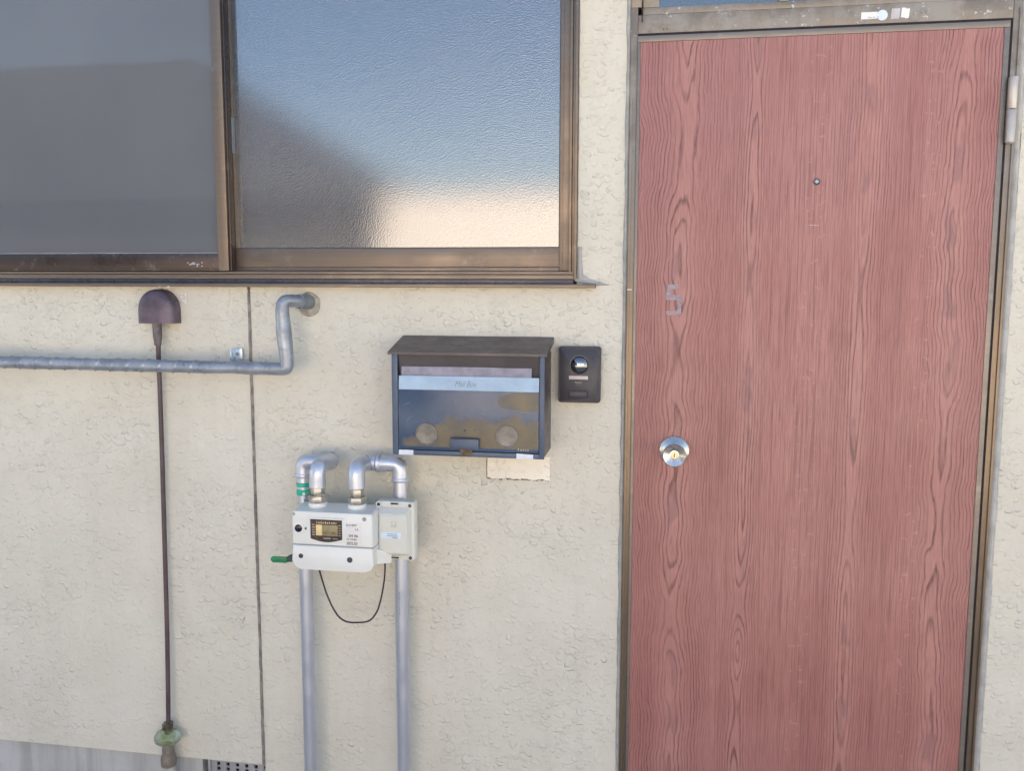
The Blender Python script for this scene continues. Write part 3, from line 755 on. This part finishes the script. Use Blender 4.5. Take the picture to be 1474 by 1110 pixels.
bm = B(); prism(bm, [(-.6035, 1.1950), (-.5690, 1.1950), (-.5690, 1.2065), (-.6035, 1.2065)], F - .0012, F - .0001); obj('tape_piece', bm, TAPE, mb)
bm = B(); prism(bm, [(-.3280, 1.1945), (-.2900, 1.1945), (-.2900, 1.2050), (-.3280, 1.2065)], F - .0012, F - .0001); obj('tape_piece', bm, TAPE, mb)
bm = B()
for i, ch in enumerate([(0, .0060), (.0062, .0045), (.0115, .0050), (.0170, .0042), (.0220, .0048)]):
    x = -.3250 + ch[0]; box(bm, x, x + .0028, F - .0016, F - .0010, 1.2125, 1.2125 + ch[1])
obj('worn_lettering', bm, simple('worn_tan_print', (.36, .30, .22), .7), fd)

# ------------------------------------------------------------------ video intercom
ic = thing('intercom', (-.1968, 0, 1.312), 'charcoal video intercom with a dome camera beside the mailbox', 'intercom')
bm = B(); prism(bm, rrect(-.2455, -.1480, 1.3125, 1.4430, .0060), -.024, -.001, .0030, 3); icb = obj('housing', bm, ICOM, ic)
bm = B(); prism(bm, rrect(-.2420, -.1540, 1.3165, 1.4370, .0035), -.0252, -.0240, .0006); obj('front_plate', bm, ICOMF, ic)
c = (-.1965, -.025, 1.4010)
bm = B(); lathe(bm, [(.0225, 0), (.0225, .0006), (.0205, .0008), (.0205, .0002)], c, 'y', 40); lr = obj('lens_ring', bm, BLKP, ic)
bm = B(); lathe(bm, [(.0200 * math.cos(R(a)), .0004 + .0105 * math.sin(R(a))) for a in range(0, 90, 8)], c, 'y', 40); 
LENS = NT('black_lens_dome'); LENS.set(col=(.004, .004, .006), rough=.03, ior=2.4, spec=.8)
obj('camera_dome', bm, LENS.m, lr, ang=80)
bm = B(); box(bm, -.2205, -.1765, -.0258, -.0250, 1.3672, 1.3755, .0004); obj('name_strip', bm, NAMEP, ic)
text('brand_lettering', 'Panasonic', -.1985, 1.3590, -.0254, .0042, WINK, ic, align='CENTER')
text('model_lettering', 'VL-V571', -.1985, 1.3535, -.0254, .0036, GINK, ic, align='CENTER')
bm = B()
for a in ((-.2210, -.2198, 1.3245, 1.3402), (-.1782, -.1770, 1.3245, 1.3402), (-.2198, -.1782, 1.3245, 1.3257), (-.2198, -.1782, 1.3390, 1.3402)): box(bm, a[0], a[1], -.0258, -.0250, a[2], a[3])
obj('button_groove', bm, BLACK, ic)
bm = B(); box(bm, -.2192, -.1788, -.0262, -.0250, 1.3263, 1.3384, .0005); obj('call_button', bm, ICOMF, ic)
bm = B(); box(bm, -.1658, -.1644, -.0256, -.0250, 1.4120, 1.4215); obj('microphone_slot', bm, BLACK, ic)

# ------------------------------------------------------------------ gas meter and piping
gm = thing('gas_meter', (-.755, -.11, .92), 'pale grey gas meter with a small display, hung between two pipes', 'gas meter')
Fm = -.160
bm = B()
prism(bm, rrect(-.8530, -.6570, .9805, 1.0600, .006, 4, 'ab'), Fm, -.106, .0035, 3)
obj('upper_case', bm, METER, gm)
bm = B()
prism(bm, rrect(-.8535, -.6560, .9215, .9790, .0190, 6, 'cd'), Fm - .002, -.106, .0035, 3)
obj('lower_cover', bm, METER, gm)
bm = B()   # sloping shoulder between front and inlets
frustum(bm, [(-.8500, 1.0500), (-.6600, 1.0500), (-.6600, 1.0595), (-.8500, 1.0595)], Fm + .006, [(-.8450, 1.0500), (-.6620, 1.0500), (-.6620, 1.0665), (-.8450, 1.0665)], -.095)
obj('shoulder', bm, METER, gm)
bm = B()   # rear flange that shows on the right
prism(bm, [(-.8540, .9260), (-.6440, .9300), (-.6430, .9420), (-.6600, .9640), (-.6600, 1.0350), (-.6510, 1.0420), (-.6500, 1.0620), (-.8540, 1.0620)], -.1058, -.085, .003)
frustum(bm, [(-.6580, .9350), (-.6540, .9350), (-.6540, .9700), (-.6580, .9680)], -.135, [(-.6580, .9300), (-.6300, .9300), (-.6270, .9560), (-.6580, .9720)], -.1062)
obj('rear_flange', bm, METER, gm)
for x in (-.8068, -.7095):
    bm = B(); lathe(bm, [(.0228, -.012), (.0222, .0115), (.0205, .0125)], (x, -.112, 1.060), 'z', 32); obj('inlet_boss', bm, METER, gm)
# display
bm = B()
arc = [(-.8075 + .0770 * i / 12, .9965 - .0075 * math.sin(math.pi * i / 12)) for i in range(13)]
prism(bm, arc + [(-.7305, 1.0430), (-.8075, 1.0430)], Fm - .0008, Fm + .003); dp = obj('display_cover', bm, LCDF, gm)
bm = B(); box(bm, -.8110, -.7270, Fm - .0045, Fm + .002, 1.0435, 1.0475, .0012); obj('display_visor', bm, METER, gm)
bm = B(); box(bm, -.7790, -.7405, Fm - .0016, Fm, 1.0045, 1.0300, .0003); obj('display', bm, LCD, dp)
bm = B(); box(bm, -.7940, -.7792, Fm - .0016, Fm, 1.0045, 1.0300, .0003); obj('display_glare', bm, LCDL, dp, label='pale golden glare painted on the left end of the display')  # bright reflection on the display, painted as a golden block
text('meter_digits', '0217 590', -.7765, 1.0085, Fm - .0019, .0085, simple('display_digit', (.12, .09, .05), .5), dp, sx=.95)
bm = B()
for i in range(10):
    x = -.7925 + i * .0052; box(bm, x, x + (.0030 if i % 3 else .0022), Fm - .0015, Fm - .0006, 1.0325, 1.0380 - (.001 if i % 2 else 0))
for i in range(5):
    z = 1.0050 + i * .0060
    box(bm, -.8030, -.7970 + .0012 * (i % 2), Fm - .0015, Fm - .0006, z, z + .0022); box(bm, -.7385, -.7335, Fm - .0015, Fm - .0006, z, z + .0018)
obj('display_marks', bm, simple('gold_print', (.52, .38, .22), .5), dp)
text('maker_lettering', 'YAZAKI', -.7765, .9965, Fm - .0012, .0052, WINK, dp)
text('valve_lettering', 'U-smart', -.7530, .9970, Fm - .0012, .0036, WINK, dp)
# label
bm = B(); box(bm, -.7215, -.6835, Fm - .0006, Fm + .001, .9830, 1.0380, .0002); lb = obj('rating_label', bm, simple('peach_white_label', (.76, .71, .66), .5, var=.03), gm)
yt = Fm - .0009
text('label_print', 'E-112MT', -.7195, 1.0300, yt, .0068, INK, lb)
text('label_print', '2.5', -.6990, 1.0205, yt, .0065, INK, lb)
text('label_print', '04 06', -.7140, 1.0040, yt, .0098, INK, lb)
text('label_print', 'No. 3124861', -.7195, .9975, yt, .0048, INK, lb)
text('label_print', '2032.03', -.7200, .9860, yt, .0098, INK, lb, sx=.85)
bm = B(); lathe(bm, [(.0135, 0), (.0135, .0012), (.0125, .0015)], (-.8365, Fm, 1.0195), 'y', 32); bb = obj('button_recess', bm, METER, gm)
bm = B(); lathe(bm, [(.0092, .0010), (.0090, .0028), (.0060, .0034), (.0003, .0036)], (-.8365, Fm, 1.0195), 'y', 28); obj('reset_button', bm, BLKP, bb)
bm = B(); prism(bm, [(-.8225, 1.0195), (-.8175, 1.0235), (-.8175, 1.0155)], Fm - .0006, Fm + .001); obj('arrow_mark', bm, SCREW, gm)
for x, z, r in ((-.8320, .9535, .0042), (-.7125, .9500, .0050), (-.8480, 1.0530, .0030), (-.6760, 1.0480, .0036)):
    bm = B(); lathe(bm, [(r * 1.35, 0), (r * 1.35, .0006), (r, .0008), (r, .0012), (r * .2, .0014)], (x, Fm - (.002 if z < .98 else 0), z), 'y', 20); obj('screw', bm, SCREW if r > .0037 else simple('dull_screw', (.30, .33, .36), .4, .4), gm)

# pipe run from the ground on the left up to the meter
PY = -.056
pl = thing('gas_supply_pipe', (-.865, PY, 0), 'thin silver gas pipe rising behind the left side of the meter', 'gas pipe', None)
bm = B(); tube(bm, [V3(-.8650, PY, 0), V3(-.8650, PY, .905)], .0165, 28); lathe(bm, [(.0185, 0), (.0185, .012)], (-.865, PY, .8925), 'z', 28); obj('pipe', bm, GALV, pl)
bm = B(); lathe(bm, [(.0175, 0), (.0205, .006), (.0205, .050), (.0175, .060), (.0165, .15)], (-.865, PY, .905), 'z', 28); vb = obj('valve_body', bm, NUT, pl)
bm = B(); tube(bm, [V3(-.8650, PY, .95), V3(-.8650, PY, 1.125)], .0158, 28); obj('pipe', bm, FIT, pl)
bm = B(); lathe(bm, [(.0200, 0), (.0212, .003), (.0212, .006), (.0196, .010)], (-.865, PY, 1.118), 'z', 28)
tube(bm, smooth_path([(-.8650, PY, 1.121), (-.8650, PY, 1.1565), (-.8180, PY, 1.1575)], .030, 10), .0192, 28)
lathe_x = lambda bm, x, y, z, prof: merge(bm, (lambda t: (lathe(t, prof, (0, 0, 0), 'z', 28), t)[1])(bmesh.new()), Matrix.Translation((x, y, z)) @ Matrix.Rotation(R(90), 4, 'Y'))
obj('elbow', bm, FIT, pl)
bm = B(); lathe_x(bm, -.8260, PY, 1.1575, [(.0195, 0), (.0212, .002), (.0212, .008), (.0205, .010)])
tube(bm, smooth_path([(-.8200, PY, 1.1590), (-.7900, PY, 1.1600), (-.8060, -.112, 1.1600), (-.8070, -.112, 1.1080)], .032, 12), .0198, 28)
obj('elbow', bm, FIT, pl)
for z0, z1 in ((1.0945, 1.1050), (1.0735, 1.0885)):
    bm = B(); lathe(bm, [(.0168, 0), (.0176, .001), (.0176, z1 - z0 - .001), (.0168, z1 - z0)], (-.865, PY, z0), 'z', 28); obj('tape_band', bm, GTAPE, pl)
for x in (-.8068,):
    pass
def union(x, parent, tagged=False):
    """two-step hexagon union over a meter boss"""
    def hexr(bm, r, z0, z1, rot):
        t = bmesh.new(); rings = []
        for z, k in ((z0, .94), (z0 + .002, 1), (z1 - .002, 1), (z1, .94)):
            rings.append([t.verts.new((x + r * k * math.cos(R(rot + 60 * i)), -.112 + r * k * math.sin(R(rot + 60 * i)), z)) for i in range(6)])
        for A, Bq in zip(rings, rings[1:]):
            for i in range(6): t.faces.new((A[i], A[(i + 1) % 6], Bq[(i + 1) % 6], Bq[i]))
        t.faces.new(rings[0][::-1]); t.faces.new(rings[-1]); merge(bm, t)
    bm = B(); hexr(bm, .0222, 1.0735, 1.0890, 12); u = obj('union_nut', bm, NUT, parent)
    bm = B(); hexr(bm, .0168, 1.0905, 1.1075, 20); lathe(bm, [(.0125, 1.086), (.0125, 1.112)], (x, -.112, 0), 'z', 20); obj('union_nut', bm, NUT, parent)
    return u
un = union(-.8068, pl)
# seal wire loop round the left union
bm = B(); pts = [V3(-.8070 + .0285 * math.cos(a), -.112 - .0285 * math.sin(a), 1.088 + .006 * math.sin(2 * a)) for a in [2 * math.pi * i / 24 for i in range(24)]]
tube(bm, pts + pts[:1], .0011, 6, False); obj('seal_wire', bm, simple('pale_wire', (.45, .46, .48), .3, .6), pl)
bm = B(); box(bm, -.8420, -.8360, -.120, -.116, 1.087, 1.094, .001); obj('lead_seal', bm, simple('white_seal', (.7, .72, .74), .4), pl)
# green lever of the stop valve
bm = B()
prism(bm, rrect(-.9380, -.8930, .9120, .9260, .0062, 5), -.098, -.092, .0022, 2); lv = obj('valve_lever', bm, GREEN, pl)
bm = B(); prism(bm, [(-.8975, .9140), (-.8830, .9160), (-.8570, .9160), (-.8570, .9320), (-.8830, .9330), (-.8975, .9265)], -.0985, -.080, .002); obj('lever_boot', bm, GCAP, lv)
text('lever_mark', 'GAS', -.9250, .9165, -.0984, .0060, GCAP, lv)

pr_ = thing('gas_outlet_pipe', (-.6200, PY, 0), 'silver gas pipe arching from the meter and down behind the beige box', 'gas pipe', None)
bm = B(); tube(bm, [V3(-.6200, PY, 0), V3(-.6200, PY, 1.130)], .0168, 28); pp = obj('pipe', bm, GALV, pr_)
bm = B(); lathe(bm, [(.0200, 0), (.0218, .003), (.0218, .006), (.0200, .010)], (-.620, PY, 1.1165), 'z', 28)
tube(bm, smooth_path([(-.6200, PY, 1.121), (-.6200, PY, 1.1590), (-.6690, PY, 1.1595)], .034, 12), .0196, 28); obj('elbow', bm, FIT, pr_)
bm = B(); lathe_x(bm, -.6770, PY, 1.1600, [(.0205, 0), (.0235, .002), (.0235, .007), (.0215, .010)]); lathe_x(bm, -.6830, PY, 1.1600, [(.0208, 0), (.0222, .001), (.0222, .005), (.0205, .006)])
tube(bm, smooth_path([(-.6740, PY, 1.1605), (-.7030, PY, 1.1605), (-.7110, -.112, 1.1605), (-.7100, -.112, 1.1100)], .034, 12), .0205, 28); obj('elbow', bm, FIT, pr_)
union(-.7098, pr_)
bm = B()
for i in range(14): box(bm, -.6225, -.6205 + random.uniform(-.0008, .0012), PY - .0172, PY - .0150, .790 + i * .0045, .7915 + i * .0045 + random.uniform(0, .0012))
obj('pipe_print', bm, GINK, pr_)
for p_ in (pl, pr_): p_['group'] = 'silver gas pipes at the meter'

# communication box clamped on the right pipe
cb = thing('transmitter_box', (-.617, -.09, .937), 'pale beige transmitter box with a small label on the right gas pipe', 'transmitter box')
FB = -.108
bm = B(); prism(bm, rrect(-.6650, -.5730, .9380, 1.0790, .005, 4), FB + .004, -.078, .0025, 2); obj('back_plate', bm, COMM, cb)
bm = B()
frustum(bm, [(-.6545, .9575), (-.5890, .9575), (-.5890, 1.0500), (-.6545, 1.0500)], FB - .012, [(-.6610, .9490), (-.5800, .9490), (-.5800, 1.0660), (-.6610, 1.0660)], FB + .004)
bmesh.ops.bevel(bm, geom=bm.edges[:], offset=.0022, segments=2, affect='EDGES')
obj('cover', bm, COMM, cb)
for x, z in ((-.6590, 1.0710), (-.5830, 1.0705), (-.6590, .9445), (-.5830, .9445)):
    bm = B(); lathe(bm, [(.0072, 0), (.0072, .0025), (.0065, .003)], (x, FB + .004, z), 'y', 24); ea = obj('screw_ear', bm, COMM, cb)
    bm = B(); lathe(bm, [(.0042, .0025), (.0042, .0034), (.001, .0034)], (x, FB + .004, z), 'y', 18); obj('screw', bm, SCREW, ea)
for z in (1.0740, .9440):
    bm = B(); box(bm, -.6310, -.6090, FB + .0005, FB + .004, z - .0032, z + .0032, .0008); sl = obj('clamp_frame', bm, COMM, cb)
    bm = B(); box(bm, -.6290, -.6110, FB - .0002, FB + .001, z - .0018, z + .0018); obj('clamp_slot', bm, BLACK, sl)
bm = B()
for a in ((-.6250, -.6130, 1.0340, 1.0345), (-.6250, -.6130, 1.0210, 1.0215), (-.6250, -.6245, 1.0215, 1.0340), (-.6135, -.6130, 1.0215, 1.0340)): box(bm, a[0], a[1], FB - .0126, FB - .0118, a[2], a[3])
for x in (-.6210, -.6160): lathe(bm, [(.0011, 0), (.0011, .0006)], (x, FB - .012, 1.0255), 'y', 10)
obj('embossed_mark', bm, simple('beige_shadow_line', (.36, .35, .30), .6), cb)
bm = B(); box(bm, -.6515, -.6010, FB - .0126, FB - .0118, .9935, 1.0085, .0002); cl = obj('maker_label', bm, LABELB, cb)
text('label_print', 'TSU-M01 A1A', -.6350, 1.0035, FB - .0129, .0040, BLUEINK, cl)
text('label_print', '0120000158720', -.6350, .9990, FB - .0129, .0038, BLUEINK, cl)
text('maker_lettering', 'YAZAKI', -.6230, .9945, FB - .0129, .0038, INK, cl)

cbl = thing('signal_cable', (-.735, -.08, .76), 'thin black cable drooping in a U below the gas meter', 'cable')
P = [(-.8160, -.10, .925), (-.8145, -.09, .888), (-.8040, -.082, .838), (-.7900, -.08, .802), (-.7745, -.08, .7780), (-.7600, -.08, .7680), (-.7430, -.08, .7650), (-.7076, -.08, .7680), (-.6900, -.08, .7760), (-.6740, -.08, .8000), (-.6640, -.08, .8350), (-.6560, -.08, .8800), (-.6520, -.085, .9150), (-.6515, -.09, .9420)]
bm = B(); tube(bm, smooth_path(P, .012, 4), .0021, 10); o = obj('cable_run', bm, CABLE, cbl)

# ------------------------------------------------------------------ wrapped water pipe across the wall
wp = thing('wrapped_pipe', (-1.3, -.06, 1.385), 'silver tape wrapped pipe crossing the wall and bending up into it', 'pipe')
YP = -.078
def wr(s, a):
    ph = (s * 24 + a / (2 * math.pi)) % 1
    k = .0024 * math.exp(-((ph - .5) / .045) ** 2) * (1 if s < 1.5 else .35)
    return .0153 + k + .0010 * mnoise.noise(Vector((s * 22, math.cos(a), math.sin(a)))) + .0014 * mnoise.noise(Vector((s * 8, 3, 1))) + .0022 * math.exp(-((s - 1.78) / .05) ** 2)
path = []
main = smooth_path([(-2.6, YP, 1.3905), (-1.6, YP, 1.3875), (-1.0, YP, 1.3845), (-.8905, YP, 1.3840), (-.8905, YP, 1.4050), (-.8990, YP, 1.5200), (-.8960, YP, 1.5470), (-.8700, -.050, 1.5450), (-.8620, .01, 1.5410)], .016, 6)
for a, b in zip(main, main[1:]):
    n = max(1, int((b - a).length / .0025))
    for i in range(n): path.append(a.lerp(b, i / n))
path.append(main[-1])
bm = B(); tube(bm, path, .0165, 32, True, wr); obj('tape_wrapping', bm, FOIL, wp, ang=50)
bm = B(); tube(bm, [V3(-.8690, -.048, 1.5447), V3(-.8610, .005, 1.5410)], .0175, 24); obj('grey_sleeve', bm, simple('grey_pvc', (.19, .21, .225), .45), wp)
bm = B()
pts = [(.0300 * (1 + .06 * mnoise.noise(Vector((math.cos(a) * 1.5, math.sin(a) * 1.5, 2)))), a) for a in [2 * math.pi * i / 28 for i in range(28)]]
prism(bm, [(-.8620 + r * math.cos(a) * .95, 1.5360 + r * math.sin(a)) for r, a in pts if 1.5360 + r * math.sin(a) < 1.577], -.005, .004, .002)
obj('wall_putty', bm, simple('cracked_putty', (.42, .375, .30), .8, var=.25, vs=40, bump=.002, bs=70), wp)
# pipe strap bracket
br = thing('pipe_bracket', (-1.049, -.02, 1.39), 'small zinc bracket with one screw above the wrapped pipe', 'bracket')
bm = B(); box(bm, -1.0610, -1.0372, -.010, -.006, 1.385, 1.4270, .001); box(bm, -1.0610, -1.0572, -.028, -.0101, 1.385, 1.4240, .0008); obj('plate', bm, simple('zinc_plate', (.58, .66, .74), .3, .6), br)
bm = B(); lathe(bm, [(.0048, 0), (.0046, .0018), (.0030, .0024), (.001, .0020)], (-1.0488, -.010, 1.4125), 'y', 20); obj('screw', bm, simple('blue_grey_screw', (.22, .28, .34), .3, .8), br)
bm = B(); lathe(bm, [(.0018, 0), (.0018, .008)], (-1.0720, YP, 1.3990), 'z', 10); lathe(bm, [(.0020, 0), (.0020, .012)], (-1.0650, YP, 1.3990), 'z', 10); obj('clip_ends', bm, simple('grey_clip', (.3, .31, .33), .5, .4), br)

# ------------------------------------------------------------------ plum-brown weather hood with its conduit
hd = thing('cable_hood', (-1.233, 0, 1.487), 'plum brown half round cable hood under the window sill', 'cable hood')
bm = B()
def dome(k, dy=0):
    o = []
    cx, w_ = -1.2520, .0495 * k
    for i in range(25):
        a = math.pi * i / 24
        o.append((cx + w_ * math.copysign(abs(math.cos(a)) ** .86, math.cos(a)), 1.516 + .0555 * k * math.sin(a) ** .95))
    o.append((cx - w_, 1.4870)); o.append((cx + w_, 1.4870)); return o
rings = [(1.0, -.001), (1.0, -.020), (.985, -.028), (.94, -.034), (.86, -.038), (.6, -.041), (.2, -.042)]
vr = [[bm.verts.new((x, y, max(z, 1.4872))) for x, z in dome(k)] for k, y in rings]
for q_ in vr[2:]:
    q_[-2].co.z = q_[-1].co.z = 1.4872
for A, Bq in zip(vr, vr[1:]):
    for i in range(len(A)): bm.faces.new((A[i], A[(i + 1) % len(A)], Bq[(i + 1) % len(A)], Bq[i]))
bm.faces.new(vr[0]); bm.faces.new(vr[-1])
obj('hood', bm, PURPLE, hd, ang=50)
bm = B(); lathe(bm, [(.0045, 0), (.004, .004), (.001, .005)], (-1.2040, -.016, 1.5370), 'y', 12); obj('hood_screw', bm, PURPLE, hd)
bm = B(); lathe(bm, [(.0030, 0), (.002, .003)], (-1.2450, -.012, 1.5700), 'z', 10); obj('hood_screw', bm, PURPLE, hd)
bm = B()
for x, z, s in ((-1.2520, 1.5750, .0022), (-1.2390, 1.5778, .0022), (-1.2150, 1.5775, .0038), (-1.2195, 1.5768, .0024)):
    prism(bm, [(x + s * math.cos(a) * random.uniform(.7, 1.3), z + s * .6 * math.sin(a)) for a in [kk * math.pi / 3.5 for kk in range(7)]], -.0325, -.0302)
for i in range(10):
    x = -1.200 + random.uniform(-.004, .016); z = 1.5520 + random.uniform(-.012, .010); s = random.uniform(.002, .0055)
    prism(bm, [(x + s * math.cos(a) * random.uniform(.6, 1.3), z + s * .7 * math.sin(a)) for a in [kk * math.pi / 3.5 for kk in range(7)]], -.0030, .001)
obj('paint_chips', bm, CHIP, hd, kind='stuff')

cd = thing('cable_conduit', (-1.262, -.025, .30), 'thin plum brown conduit dropping from the hood down the wall', 'conduit')
bm = B()
cp = [V3(-1.2480, -.030, 1.475), V3(-1.2525, -.028, 1.42), V3(-1.2560, -.022, 1.36), V3(-1.2600, -.018, 1.20), V3(-1.2640, -.018, .95), V3(-1.2670, -.020, .70), V3(-1.2700, -.025, .50), V3(-1.2712, -.028, .43)]
tube(bm, smooth_path(cp, .03, 4), .0058, 14); obj('conduit_tube', bm, CONDUIT, cd)
bm = B(); tt = bmesh.new(); lathe(tt, [(.0095, 0), (.0098, -.002), (.0105, -.028), (.0112, -.060)][::-1], (0, 0, 0), 'z', 20)
merge(bm, tt, Matrix.Translation((-1.2475, -.030, 1.487 - .058 + .058)) @ Matrix.Rotation(R(3), 4, 'Y'))
bm.free(); bm = B(); lathe(bm, [(.0075, 0), (.0090, .004), (.0092, .012), (.0108, .020), (.0118, .0555)], (-1.2515, -.030, 1.4315), 'z', 20)
obj('cable_gland', bm, CONN, cd)
bm = B(); lathe(bm, [(.0105, 0), (.0108, .016), (.0128, .022), (.0128, .030), (.0115, .0315), (.0070, .0318)], (-1.2712, -.028, .405), 'z', 24); fe = obj('ferrule', bm, BRASS, cd)
bm = B(); box(bm, -1.2860, -1.2820, -.034, -.024, .408, .432, .0006); tube(bm, [V3(-1.2890, -.030, .4160), V3(-1.281, -.030, .4160)], .0020, 8); obj('ferrule_screw', bm, BRASS, fe)
bm = B(); gl = bmesh.new(); lathe(gl, [(.012, .022), (.026, .018), (.0345, .008), (.0360, .0), (.0340, -.009), (.024, -.017), (.011, -.020)][::-1], (0, 0, 0), 'z', 32)
merge(bm, gl, Matrix.Translation((-1.2715, -.034, .3965)) @ Matrix.Rotation(R(-7), 4, 'Y') @ Matrix.Diagonal((1, .75, 1, 1)))
obj('glass_disc', bm, GGLASS, cd, label='yellow green glass disc round the conduit')
bm = B(); lathe(bm, [(.0190, 0), (.0200, .012), (.0200, .022), (.0160, .034), (.0150, .056), (.0130, .066)], (-1.2735, -.030, .318), 'z', 24); obj('mastic_plug', bm, MASTIC, cd, ang=60)
bm = B(); tube(bm, [V3(-1.2700, -.030, -.05), V3(-1.2700, -.030, .325)], .0135, 20); obj('ground_sleeve', bm, simple('ivory_sleeve', (.42, .39, .36), .5), cd)
